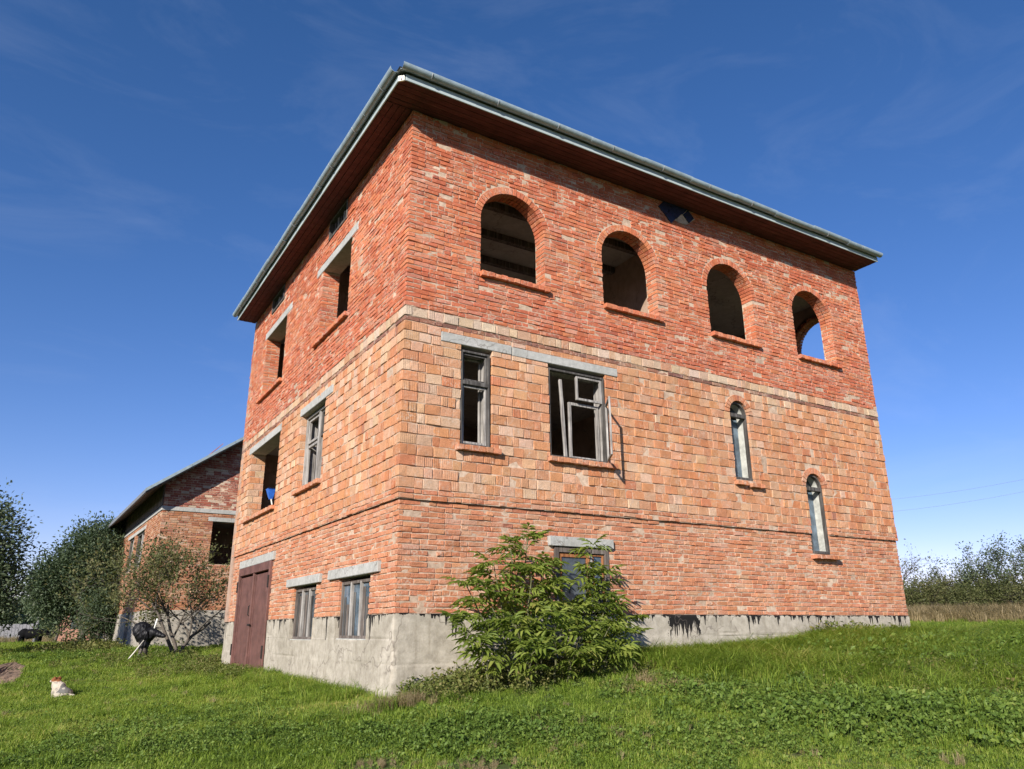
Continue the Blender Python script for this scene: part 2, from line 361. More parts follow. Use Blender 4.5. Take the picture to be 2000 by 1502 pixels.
# ------------------------------------------------------------------ ground
GP = [(-4, -9.5, -1.80), (-.34, -3.5, -1.30), (-4.0, -1.49, -1.30), (2.69, -6.06, -1.29), (-3.34, 6.5, -1.28), (-4.2, 12.5, -1.08), (-3.86, 35.5, -.92),
      (20.7, 3.8, -.07), (12.2, -1.55, -.58), (5.64, -4.15, -1.0), (-4.7, 30.5, -.75), (-1.43, 12.4, -.88), (24.2, 5.6, .12), (0, 0, -1.03), (1.6, 0, -.84),
      (3.9, 0, -.68), (5.8, 0, -.70), (7.3, 0, -.58), (8.4, 0, -.46), (11.3, 0, -.50), (0, 1.1, -1.07), (0, 5.7, -1.02), (0, 10.1, -1.04), (-.2, 17.3, -.72), (-1, 31, -.72),
      (35, 0, .15), (35, 30, .1), (12, 12, -.4), (-30, -10, -1.7), (-30, 25, -1.2), (0, -30, -2.2), (25, -20, -1.2), (-20, 60, -1.0), (20, 60, -.7), (60, 10, .1), (60, -40, -.6), (-60, 0, -1.6), (0, -60, -2.4)]
GP = np.array(GP)
def _tps():
    X = GP[:, :2]; n = len(X); d = np.linalg.norm(X[:, None]-X[None], axis=2)
    K = np.where(d > 0, d**2*np.log(d+1e-12), 0)+np.eye(n)*.4; Pm = np.c_[np.ones(n), X]
    A = np.block([[K, Pm], [Pm.T, np.zeros((3, 3))]]); return np.linalg.solve(A, np.r_[GP[:, 2], 0, 0, 0])
_TW = _tps()
def gz(x, y):
    x = np.asarray(x, float); y = np.asarray(y, float); sh = x.shape; p = np.c_[x.ravel(), y.ravel()]
    d = np.linalg.norm(p[:, None]-GP[None, :, :2], axis=2)
    z = np.where(d > 0, d**2*np.log(d+1e-12), 0)@_TW[:len(GP)]+_TW[-3]+p@_TW[-2:]
    rr = np.hypot(p[:, 0], p[:, 1]-5); k = np.clip((rr-40)/25, 0, 1); k = k*k*(3-2*k)
    z = np.clip(z, -2.6, .6)*(1-k)+(-1.0)*k
    z += .035*np.sin(p[:, 0]*1.9+p[:, 1]*.7)*np.cos(p[:, 1]*1.6-p[:, 0]*.5)*np.clip(rr/6, .4, 1)*(1-k)
    return z.reshape(sh)
def gz1(x, y): return float(gz(np.array([x]), np.array([y]))[0])
def mk_ground():
    m, nt, b = mat('soil_and_grass'); P = wpos(nt)
    f = noise_tex(nt, 1.2, 6, .7, P); g = noise_tex(nt, 22, 4, .7, P)
    c = ramp(nt, f, [(.3, (.045, .080, .014)), (.55, (.075, .105, .022)), (.75, (.12, .11, .045))])
    c = mix(nt, c, ramp(nt, g, [(.3, RGB(.55)), (.7, RGB(1.2))]), .8, 'MULTIPLY')
    nt.links.new(c, b.inputs['Base Color']); b.inputs['Roughness'].default_value = 1.0; bump(nt, b, g, .6, .03); return m
def ground():
    def axis(lo, hi, step, far):
        a = np.arange(lo, hi+step/2, step); s = step; l = [lo]; h = [hi]
        while h[-1] < far: s *= 1.35; h.append(h[-1]+s)
        s = step
        while l[-1] > -far: s *= 1.35; l.append(l[-1]-s)
        return np.r_[l[:0:-1], a, h[1:]]
    X = axis(-14, 30, .3, 1500); Y = axis(-12, 44, .3, 1500)
    A, B = np.meshgrid(X, Y, indexing='ij'); Z = gz(A, B)
    V = np.stack([A, B, Z], -1).reshape(-1, 3); i, j = np.meshgrid(np.arange(len(X)-1), np.arange(len(Y)-1), indexing='ij')
    k = (i*len(Y)+j).ravel(); Q = np.c_[k, k+len(Y), k+len(Y)+1, k+1]
    G().add(V, Q).obj('ground', mk_ground(), smooth=True, kind='structure', label='sloping grassy ground around the unfinished brick houses')
ground()

# ------------------------------------------------------------------ walls of brick
def zone_col(z, u, zone, seed=0):
    n = n3(u*.35+seed, z*.5, 3.1); r = random.random(); v = random.uniform(.82, 1.15)
    if zone == 'thin':
        p = [(.50, .235, .14), (.46, .19, .105), (.53, .29, .185), (.55, .36, .26), (.36, .16, .11)]; w = [.42, .20, .26, .10, .02]
    elif zone == 'block':
        p = [(.53, .27, .15), (.55, .32, .20), (.57, .375, .26), (.60, .45, .34), (.49, .215, .115), (.38, .19, .13)]
        w = [.46, .28, .12, .05, .08, .01]
        if n > .05: w = [.26, .28, .24, .16, .05, .01]
        if n < -.2: w = [.56, .22, .06, .02, .13, .01]
    elif zone == 'dark':
        p = [(.26, .12, .09), (.34, .16, .11), (.38, .24, .17), (.2, .10, .085)]; w = [.3, .3, .2, .2]
    elif zone == 'pale':
        p = [(.61, .46, .345), (.57, .38, .26), (.52, .27, .16), (.63, .52, .41)]; w = [.4, .3, .2, .1]
    elif zone == 'red':
        p = [(.47, .145, .075), (.42, .115, .062), (.52, .195, .10), (.47, .205, .14), (.31, .09, .06), (.52, .30, .22)]
        w = [.40, .20, .24, .12, .02, .02]
        if z > 6.95: w = [.50, .36, .08, .03, .03, .0]
        elif z < 5.05: w = [.36, .30, .10, .20, .03, .01]
        elif n > 0: w = [.34, .08, .42, .13, .01, .02]
    else:   # the old house
        p = [(.40, .18, .10), (.46, .24, .14), (.33, .13, .08), (.5, .34, .24)]; w = [.42, .34, .16, .08]
        if zone == 'oldred': p = [(.33, .10, .07), (.28, .09, .07), (.40, .20, .14), (.60, .52, .42)]; w = [.4, .28, .2, .12]
    c = random.choices(p, w)[0]
    mean = [sum(q[k]*x for q, x in zip(p, w))/sum(w) for k in range(3)]
    mx = dict(block=.95, thin=.75, red=.72).get(zone, .85)
    batch = 1+.10*n3(u*.22+seed, z*.9, 9.3)                       # whole batches run lighter or darker
    v = (1+(v-1)*.62)*batch
    K = dict(red=(1.10, 1.04, .96), block=(1.0, .88, .78), thin=(1.02, .88, .78)).get(zone, (.95, .90, .84))
    c = [(m+(x-m)*mx)*v*k for m, x, k in zip(mean, c, K)]
    return (c[0], c[1]*random.uniform(.96, 1.04), c[2]*random.uniform(.94, 1.06), 1.0 if zone in ('block', 'pale') and random.random() < .5 else .1)

def hole_iv(h, z0, z1, pad=0.0):
    """u-interval a hole takes out of the strip z0..z1, or None"""
    a, b = h['u']; lo, hi = h['z']
    if 'r' in h:
        if z1 <= lo+1e-6: return None
        R = h['r']+pad; zs = hi-h['r']; m = (a+b)/2
        if z0 >= zs+R: return None
        if z1 <= zs: return (a-0, b+0) if pad < .1 else (a, b)
        zz = max(0, z0-zs) if pad > .1 else min(R, z1-zs)
        hw = math.sqrt(max(0, R*R-zz*zz))
        return (m-hw, m+hw) if hw > .02 else None
    if z1 <= lo+1e-6 or z0 >= hi-1e-6: return None
    return (a, b)
def subtract(u0, u1, ivs):
    out = [(u0, u1, None, None)]
    for a, b, h in ivs:
        nw = []
        for s, e, hs_, he in out:
            if b <= s or a >= e: nw.append((s, e, hs_, he)); continue
            if a > s: nw.append((s, a, hs_, h))
            if b < e: nw.append((b, e, h, he))
        out = nw
    return out
class Wall:
    def __init__(s, fr, ulim, T, holes, seed): s.fr, s.ulim, s.T, s.holes, s.seed = fr, ulim, T, holes, seed; s.lo = []; s.hi = []; s.col = []; s.ch = []; s.extra = []
    def brick(s, u, w, z, col, ch=.004):
        s.lo.append((u[0], w[0], z[0])); s.hi.append((u[1], w[1], z[1])); s.col.append(col); s.ch.append(ch)
    def courses(s, cs, start=None, jx=.011, umax=1e9):
        for i, (z0, z1, zone, wo) in enumerate(cs):
            ivs = []
            for h in s.holes:
                ov = min(z1, h['z'][1])-max(z0, h['z'][0])
                if 'r' not in h and ov < .35*(z1-z0): continue
                v = hole_iv(h, z0, z1, h.get('ring', .13))
                if v: ivs.append((v[0], v[1], h))
                if v and not h.get('open'):
                    for fa, fb in ((z0, min(z1, h['z'][0])), (max(z0, h['z'][1]), z1)):
                        if fb-fa < .028: continue
                        cut = [(k_['u'][0], k_['u'][1], k_) for k_ in s.holes if k_ is not h and min(fb, k_['z'][1])-max(fa, k_['z'][0]) > .012]
                        for (pa, pb, _1, _2) in subtract(max(h['u'][0], .26), h['u'][1], cut):
                            uu = pa
                            while uu < pb-.03:
                                ll = random.choice([.25, .25, .12, .18])
                                if pb-(uu+ll) < .07: ll = pb-uu
                                s.brick((uu+.005, min(uu+ll, pb)-.005), (wo-.055, wo+random.gauss(0, .004)), (fa+.005, fb-.004), zone_col((z0+z1)/2, uu, zone, s.seed), .004)
                                uu += ll
            a, b = s.ulim((z0+z1)/2); b = min(b, umax)
            if start: a = start(i)
            for (p, q, hp, hq) in subtract(a, b, ivs):
                if q-p < .03: continue
                u = p; first = True
                while u < q-.02:
                    if zone in ('block', 'pale'): L = random.choices([.25, .12, .19, .145], [.42, .34, .12, .12])[0]
                    else: L = random.choices([.25, .12, .18], [.55, .37, .08])[0]
                    L *= random.uniform(.97, 1.03)
                    if q-(u+L) < .07: L = q-u
                    e = min(u+L, q); last = e >= q-1e-6
                    openL = first and hp is not None and hp.get('open') and 'r' not in hp or (first and hp is not None and hp.get('open') and z1 <= hp['z'][1]-hp.get('r', 0)+.02)
                    openR = last and hq is not None and hq.get('open') and ('r' not in hq or z1 <= hq['z'][1]-hq['r']+.02)
                    D = .055
                    if openL or openR: D = .12 if i % 2 else min(.25, s.T-.03)
                    um = (u+e)/2; wv = .007*n3(um*.7+s.seed, z0*.6, 1.7)+random.gauss(0, .0015)
                    jz = jx+(.003 if zone == 'thin' else 0); cz0 = z0+jz/2+wv+random.uniform(-.001, .002); cz1 = z1-jz/2+wv+random.uniform(-.003, .001)-(random.uniform(0, .006) if zone in ('block', 'pale') else 0)
                    fw = wo+random.gauss(0, .0032)
                    if random.random() < .07: fw -= random.uniform(.004, .014)
                    ul = u+(jx*random.uniform(.35, .75) if not (first and (openL or start)) else 0); ur = e-(jx/2 if not (last and openR) else 0)
                    s.brick((ul, ur), (wo-D, fw), (cz0, cz1), zone_col((z0+z1)/2, um, zone, s.seed), random.uniform(.003, .007))
                    for op, uu, sg in ((openL, u, 1), (openR, e, -1)):
                        if op and s.T-D > .04:
                            ua, ub = (uu+.002, uu+.10) if sg > 0 else (uu-.10, uu-.002)
                            s.brick((ua, ub), (-s.T+.004, wo-D-jx), (cz0, cz1), zone_col((z0+z1)/2, um, zone, s.seed))
                    u = e; first = False
    def rowlock(s, u0, u1, w, z, zone, L=.12, up=True):
        u = u0
        while u < u1-.03:
            l = L*random.uniform(.95, 1.08)
            if u1-(u+l) < .06: l = u1-u
            s.brick((u+.004, u+l-.004), (w[0], w[1]+random.uniform(-.006, .006)), (z[0]+random.uniform(-.004, .003), z[1]+random.uniform(-.003, .003)), zone_col(z[0], u, zone, s.seed), .006)
            u += l
    def ring(s, h, w, zone, th=.125, n=None, depth2=True):
        """voussoirs of an arch as separate bevelled boxes (kept as 24-vertex blocks)"""
        a, b = h['u']; r = h['r']; zs = h['z'][1]-r; m = (a+b)/2
        n = n or int(round(math.pi*(r+th/2)/.077))
        for k in range(n):
            t = math.pi*(k+.5)/n; hw0 = math.pi*r/n/2-.004; hw1 = math.pi*(r+th)/n/2-.005
            for (wa, wb) in ([(w[0], (w[0]+w[1])/2-.006), ((w[0]+w[1])/2+.006, w[1])] if depth2 else [w]):
                V = bev([[-1, wa, -1]], [[1, wb+random.gauss(0, .003), 1]], .0)[0]
                B = bev([[-1, wa, 0]], [[1, wb+random.gauss(0, .003), 1]], .004)[0]
                c = .05
                x = np.clip(_SG[:, 0], -1, 1)*np.where(_AX == 0, 1, .9); y = (_SG[:, 2]*np.where(_AX == 2, 1, .93)+1)/2
                rad = r+y*(th+random.gauss(0, .003)); hwid = (hw0+(hw1-hw0)*y)*x
                th0 = t; cu, cz = math.cos(th0), math.sin(th0)
                L = np.stack([m-(rad*cu)+hwid*cz, B[:, 1], zs+rad*cz+hwid*cu], -1)
                s.extra.append((L, zone_col(zs, m, zone, s.seed)))
    def arrays(s):
        V = bev(np.array(s.lo), np.array(s.hi), np.array(s.ch))
        n = len(V)
        # each brick sits a little askew
        ctr = V.mean(1, keepdims=True); D = V-ctr
        ty = rng.normal(0, .010, (n, 1)); tz = rng.normal(0, .018, (n, 1)); rz = rng.normal(0, .006, (n, 1))
        depth = (np.array(s.hi)-np.array(s.lo))[:, 1]
        k = np.where(depth < .07, 1.0, .25)[:, None]
        V[..., 1] += (D[..., 0]*ty+D[..., 2]*tz)*k; V[..., 2] += D[..., 0]*rz
        # chipped corners
        V += rng.normal(0, .0030, V.shape)
        C = np.array(s.col)
        if s.extra:
            V = np.concatenate([V, np.array([e[0] for e in s.extra])]); C = np.concatenate([C, np.array([e[1] for e in s.extra])])
        return s.fr(V), C
    def backing(s, cs, res, depth=.0135, amp=.0115, fine=None):
        """mortar bed behind the bricks, in strips, with jamb faces and the inner leaf"""
        g = G(); gi = G(); fr = s.fr
        zb = sorted(set([round(c[0], 4) for c in cs]+[round(cs[-1][1], 4)]+[round(z, 4) for h in s.holes if h.get('open') for z in h['z'] if cs[0][0] < z < cs[-1][1]]))
        woff = {}
        for z0, z1 in zip(zb[:-1], zb[1:]):
            zc_ = next((c for c in cs if c[0]-1e-4 <= (z0+z1)/2 <= c[1]+1e-4), None); wo = zc_[3]+SHALLOW.get(zc_[2], 0) if zc_ else 0
            ivs = [];
            for h in s.holes:
                if not h.get('open'): continue
                v = hole_iv(h, z0, z1, .085)
                if v: ivs.append((v[0]-.008 if 'r' not in h or z1 <= h['z'][1]-h['r'] else v[0], v[1]+.008 if 'r' not in h or z1 <= h['z'][1]-h['r'] else v[1], h))
            a, b = s.ulim((z0+z1)/2)
            if a == 0: a = -wo+depth+.004
            for (p, q, hp, hq) in subtract(a, b, ivs):
                if q-p < .002: continue
                n = max(1, int((q-p)/res)); us = np.linspace(p, q, n+1)
                W = np.array([[wo-depth+amp*n3(x*5+s.seed, z*6, .3)+amp*.9*n3(x*14, z*14, 5+s.seed) for x in us] for z in (z0, z1)])
                V = np.concatenate([np.stack([us, W[k], np.full(n+1, z)], -1) for k, z in ((0, z0), (1, z1))])
                k = np.arange(n); g.add(fr(V), np.c_[k, k+1, n+1+k+1, n+1+k], flip=not fr.flip if False else fr.flip)
                gi.add(fr([(p, -s.T, z0), (q, -s.T, z0), (q, -s.T, z1), (p, -s.T, z1)]), [(3, 2, 1, 0)], flip=fr.flip)
                for hh, uu in ((hp, p), (hq, q)):
                    if hh is not None or True:
                        if hh is None: continue
                        g.add(fr([(uu, wo-depth, z0), (uu, -s.T, z0), (uu, -s.T, z1), (uu, wo-depth, z1)]), [(0, 1, 2, 3)])
        return g, gi

ZS, WX, WY = 7.755, 11.319, 10.345
Z1, Z2 = 1.5, 4.346
hb = (Z2-1.65-.075-.155)/16
CS = [(k*.075, (k+1)*.075, 'thin', -.042) for k in range(20)]
CS += [(1.5, 1.575, 'thin', 0), (1.575, 1.65, 'thin', 0)]
CS += [(1.65+k*hb, 1.65+(k+1)*hb, 'block', 0) for k in range(16)]
zt = 1.65+16*hb
CS += [(zt, zt+.075, 'dark', -.004), (zt+.075, Z2, 'pale', .002)]
hr = (ZS-Z2)/45
CS += [(Z2+k*hr, Z2+(k+1)*hr, 'red', .004) for k in range(45)]
SHALLOW = {'red': .003, 'thin': .003, 'block': -.001, 'oldred': .003}

house = empty('brick_house', (0, 0, -1.0), 'three storey unfinished brick house with four arched openings under a grey gutter', 'house')
RW = Frame((0, 0, 0), (1, 0, 0), (0, -1, 0)); LW = Frame((0, 0, 0), (0, 1, 0), (-1, 0, 0))
T1, T2 = .28, .34
O = lambda u0, u1, z0, z1, **k: dict(u=(u0, u1), z=(z0, z1), open=True, **k)
Sd = lambda u0, u1, z0, z1: dict(u=(u0, u1), z=(z0, z1), open=False)
ARCH = [O(a, b, 5.20, Z2+24*hr+(b-a)/2, r=(b-a)/2, ring=.13) for a, b in ((1.26, 2.49), (3.73, 5.0), (6.33, 7.61), (8.84, 10.12))]
SLIT = [O(6.63, 7.13, 2.38, 1.65+13*hb+.25, r=.25, ring=.12), O(8.57, 9.11, 1.13, 1.65+5*hb+.27, r=.27, ring=.12)]
WINR = dict(w1=O(.94, 1.475, 2.345, 3.89), w2=O(2.52, 3.68, 2.345, 3.88), g=O(2.58, 3.60, -.02, .98))
LINR = [(.60, 1.825, 3.895, 4.045), (1.845, 3.95, 3.885, 4.03), (2.47, 3.69, .982, 1.128)]
SILR = [(a['u'][0]-.02, a['u'][1]+.06, 5.115, 5.195) for a in ARCH]+[(.86, 1.60, 2.262, 2.34), (2.47, 3.80, 2.262, 2.34), (6.56, 6.86, 2.27, 2.345), (6.93, 7.28, 2.25, 2.325), (8.50, 9.26, 1.03, 1.10)]
HR = ARCH+SLIT+list(WINR.values())+[Sd(*l) for l in LINR]+[Sd(*l) for l in SILR]
TILEBOX = Sd(5.30, 6.10, 7.42, 7.72)
OPL = dict(a=O(2.63, 4.29, 5.20, 6.73), b=O(6.93, 8.78, 5.20, 6.77), c=O(3.53, 5.03, 2.345, 3.85), d=O(6.60, 9.18, 2.30, 3.90), door=O(6.42, 9.20, -2.0, 1.16), g1=O(3.45, 4.78, -.36, .555), g2=O(.98, 2.29, -.335, .56))
VENT = [(3.0, 4.07, 7.30, 7.74), (7.38, 8.5, 7.34, 7.74)]
LINL = [(2.32, 4.70, 6.73, 6.90), (6.55, 8.93, 6.77, 6.95), (3.14, 5.12, 3.852, 4.01), (6.54, 9.40, 3.90, 4.07), (6.29, 9.26, 1.162, 1.33), (3.17, 5.12, .557, .70), (.59, 2.73, .562, .712)]
SILL = [(2.55, 4.50, 5.115, 5.195), (6.85, 8.98, 5.115, 5.195), (3.46, 5.06, 2.262, 2.34), (6.52, 9.30, 2.215, 2.295)]
HL = list(OPL.values())+[Sd(*l) for l in LINL]+[Sd(*l) for l in SILL]+[O(*v) for v in VENT]

wr = Wall(RW, lambda z: (0, WX), T1, HR, 0); wl = Wall(LW, lambda z: (0, WY), T2, HL, 40)
wr.courses(CS, start=lambda i: .25 if i % 2 == 0 else .12)
wl.courses(CS, start=lambda i: .12 if i % 2 == 0 else .25)
# bricks bonded round the corner
for i, (z0, z1, zone, wo) in enumerate(CS):
    lu, lv = (.25, .12) if i % 2 == 0 else (.12, .25)
    wr.brick((-wo+random.gauss(0, .002), lu-.006), (-lv+.006, wo+random.gauss(0, .002)), (z0+.006, z1-.006), zone_col((z0+z1)/2, 0, zone), .007)
for l in SILR: wr.rowlock(l[0], l[1], (-.2 if l[2] > 5 else -.10, .09), (l[2], l[3]), 'red' if l[2] > 4 else 'thin')
for l in SILL: wl.rowlock(l[0], l[1], (-.33 if l[2] > 5 else -.20, .08), (l[2], l[3]), 'red' if l[2] > 4 else 'thin')
for h in ARCH: wr.ring(h, (-T1, .004), 'red', .125)
for h in SLIT: wr.ring(h, (-T1, .004), 'thin', .115)
for h in ARCH:     # arch rings lean to the orange side
    pass
gR, giR = wr.backing(CS, .11); gL, giL = wl.backing(CS, .11)
wall_r = gR.obj('wall', M['mortar'], house, smooth=True, label='long sunlit brick wall with four arched openings')
wall_l = gL.obj('wall', M['mortar'], house, smooth=True, label='side brick wall with square openings and the brown door')
giR.obj('inner_wall', M['inner'], house); giL.obj('inner_wall', M['inner'], house)

def emit_bricks(walls, parents, limit):
    A = [w.arrays() for w in walls]; owner = np.concatenate([np.full(len(a[0]), k) for k, a in enumerate(A)])
    V = np.concatenate([a[0] for a in A]); C = np.concatenate([a[1] for a in A])
    flips = np.concatenate([np.full(len(a[0]), not w.fr.flip) for a, w in zip(A, walls)])
    # how large each shows in the photograph
    d = V-CAM; zc = d@_f; X = np.stack([d@_r/zc, d@_u/zc], -1)
    area = np.ptp(X[..., 0], 1)*np.ptp(X[..., 1], 1)
    px = 1000+X[..., 0].mean(1)*FPX; py = 751-X[..., 1].mean(1)*FPX
    hid = (px > 885) & (px < 1215) & (py > 1120)
    area[hid] *= .2
    area[np.abs(np.ptp(V[:, :, 2], 1)) > .2] *= .2
    top = np.argsort(-area)[:limit] if limit else np.zeros(0, int); sel = np.zeros(len(V), bool); sel[top] = True
    for i in top:
        p = parents[owner[i]]; c = V[i].mean(0); g = G()
        f = flips[i]; g.add(V[i]-c, _BQ, _BT, C[i], flip=f)
        o = bpy.data.objects.new('brick', g.mesh('brick', M['brick'])); COL.objects.link(o); o.parent = p; o.location = Vector(c)-wloc(p)
    for k in range(len(walls)):
        m = (~sel) & (owner == k); g = G()
        n = m.sum(); off = (np.arange(n)*24)[:, None, None]
        g.add(V[m].reshape(-1, 3), (_BQ[None]+off).reshape(-1, 4), (_BT[None]+off).reshape(-1, 3), np.repeat(C[m], 24, 0), flip=not walls[k].fr.flip)
        g.obj('brickwork', M['brick'], parents[k], kind='stuff')
    print('bricks', len(V))
emit_bricks([wr, wl], [wall_r, wall_l], 300)

# far walls (away from the camera), slabs, partitions added to keep the rooms dark
def far_walls():
    g = G()
    # end wall x = WX with an arched opening on the top storey, built in strips
    FE = Frame((WX, 0, 0), (0, 1, 0), (1, 0, 0)); h = O(.42, 1.72, 5.2, 6.86, r=.65); hs_ = [h, O(4, 5.4, 2.3, 3.8), O(7, 8.4, 5.2, 6.7)]
    w = Wall(FE, lambda z: (.06, WY), .28, hs_, 9); gg, gi = w.backing([(a, b, c, 0) for a, b, c, d in CS], .5, .0, .004)
    gg.obj('wall', M['mortar'], house); gi.obj('inner_wall', M['inner'], house)
    w.courses([c for c in CS if c[0] > 4.3], jx=.011); w.ring(h, (-.28, .004), 'red')
    V, C = w.arrays(); g = G(); n = len(V); off = (np.arange(n)*24)[:, None, None]
    g.add(V.reshape(-1, 3), (_BQ[None]+off).reshape(-1, 4), (_BT[None]+off).reshape(-1, 3), np.repeat(C, 24, 0)); g.obj('brickwork', M['brick'], house, kind='stuff')
    G().box((0, WX), (WY-.28, WY-.001), (0, ZS), c=.002).obj('wall', M['inner'], house, label='plain rear wall')
    G().box((T2+.0, WX-.29), (T1, WY-.29), (1.46, 1.62), c=.002).obj('floor_slab', M['slab'], house)
    G().box((T2+.0, WX-.29), (T1, WY-.29), (4.12, 4.36), c=.002).obj('floor_slab', M['slab'], house)
    G().box((T2+.0, WX-.29), (T1, WY-.29), (7.20, 7.40), c=.002).obj('floor_slab', M['slab'], house)
    G().box((T2+.0, WX-.29), (T1, WY-.29), (-.42, -.30), c=.002).obj('floor_slab', M['slab'], house)
    for z0, z1 in ((1.62, 4.12), (4.36, 7.20), (-.3, 1.46)):
        G().box((T2, WX-.3), (5.0, 5.13), (z0, z1), c=.002).obj('added_partition', M['inner'], house)
        G().box((5.6, 5.73), (T1, 4.99), (z0, z1), c=.002).obj('added_partition', M['inner'], house)
    # ceiling beams glimpsed through the openings
    for k in range(5):
        y = .9+k*.95
        G().box((T2+.02, 5.58), (y, y+.12), (7.06, 7.199), c=.006).obj('ceiling_beam', M['boardwood'], house)
far_walls()

# concrete plinth
def plinth():
    for fr, L, holes, sd in ((RW, WX, [], 0), (LW, WY, [OPL['door'], OPL['g1'], OPL['g2']], 3)):
        g = G(); zb = sorted(set([round(z, 3) for z in np.arange(-1.9, .001, .031)]+[-.36, -.335, -.002])); zb = [z for z in zb if z < -.0005]
        for z0, z1 in zip(zb[:-1], zb[1:]):
            ivs = [(h['u'][0], h['u'][1], h) for h in holes if h['z'][0] < (z0+z1)/2 < h['z'][1]]
            a0 = .0
            for p, q, hp, hq in subtract(a0, L, ivs):
                n = max(2, int((q-p)/.055)); us = np.linspace(p, q, n+1)
                def wz(x, z):
                    e = -.030+.010*n3(x*1.3, z*2, sd)+.004*n3(x*9, z*9, sd)
                    e += .014*n3(.4*x, math.floor((z+.33)/.31)*3.1, 7+sd)
                    k = abs(((z+.02+.02*n3(x*.9, 0, 4)) % .31)-.0)
                    if k < .033: e -= .020*(0.4+n3(x*7, z*3, 2))*max(0, min(1, .35+2.2*n3(x*.55, round(z/.31)*1.7, 11+sd)))
                    
                    return e
                W = [[wz(x, z) for x in us] for z in (z0, z1)]; Us = [us.copy(), us.copy()]
                if us[0] < 1e-6:
                    for q_, z in ((0, z0), (1, z1)):
                        ed = .040+.016*max(0, n3(1.7, z*6, 8))+.010*n3(4.2, z*17, 3); Us[q_][0] = ed; W[q_][0] = -ed; Us[q_][1] = max(Us[q_][1], ed+.02)
                V = np.concatenate([np.stack([Us[k], W[k], np.full(n+1, z)], -1) for k, z in ((0, z0), (1, z1))]); k = np.arange(n)
                g.add(fr(V), np.c_[k, k+1, n+1+k+1, n+1+k], flip=fr.flip)
                for hh, uu in ((hp, p), (hq, q)):
                    if hh is not None: g.add(fr([(uu, -.022, z0), (uu, -T2, z0), (uu, -T2, z1), (uu, -.022, z1)]), [(0, 1, 2, 3)])
        for h in holes:
            if h['z'][0] > -1: g.add(fr([(h['u'][0], -.03, h['z'][0]), (h['u'][1], -.03, h['z'][0]), (h['u'][1], -T2, h['z'][0]-.0), (h['u'][0], -T2, h['z'][0])]), [(0, 1, 2, 3)])
        g.obj('plinth', M['plinth'], house, smooth=True)
    G().box((.1, WX-.02), (T1+.0, WY-.3), (-2.0, -.45), c=.002).obj('foundation', M['slab'], house) if False else None
    G().box((WX-.28, WX-.02), (.03, WY), (-1.9, -.004), c=.01).obj('plinth', M['plinth'], house)
    G().box((.03, WX-.3), (WY-.28, WY-.005), (-1.9, -.004), c=.01).obj('plinth', M['plinth'], house)
plinth()

# lintels
for l in LINR: G().box((l[0], l[1]), (-T1, .006+random.uniform(0, .01)), (l[2], l[3]), RW, .008).obj('lintel', M['lintel'], house)
for l in LINL: G().box((l[0], l[1]), (-T2, .006+random.uniform(0, .01)), (l[2], l[3]), LW, .008).obj('lintel', M['lintel'], house)

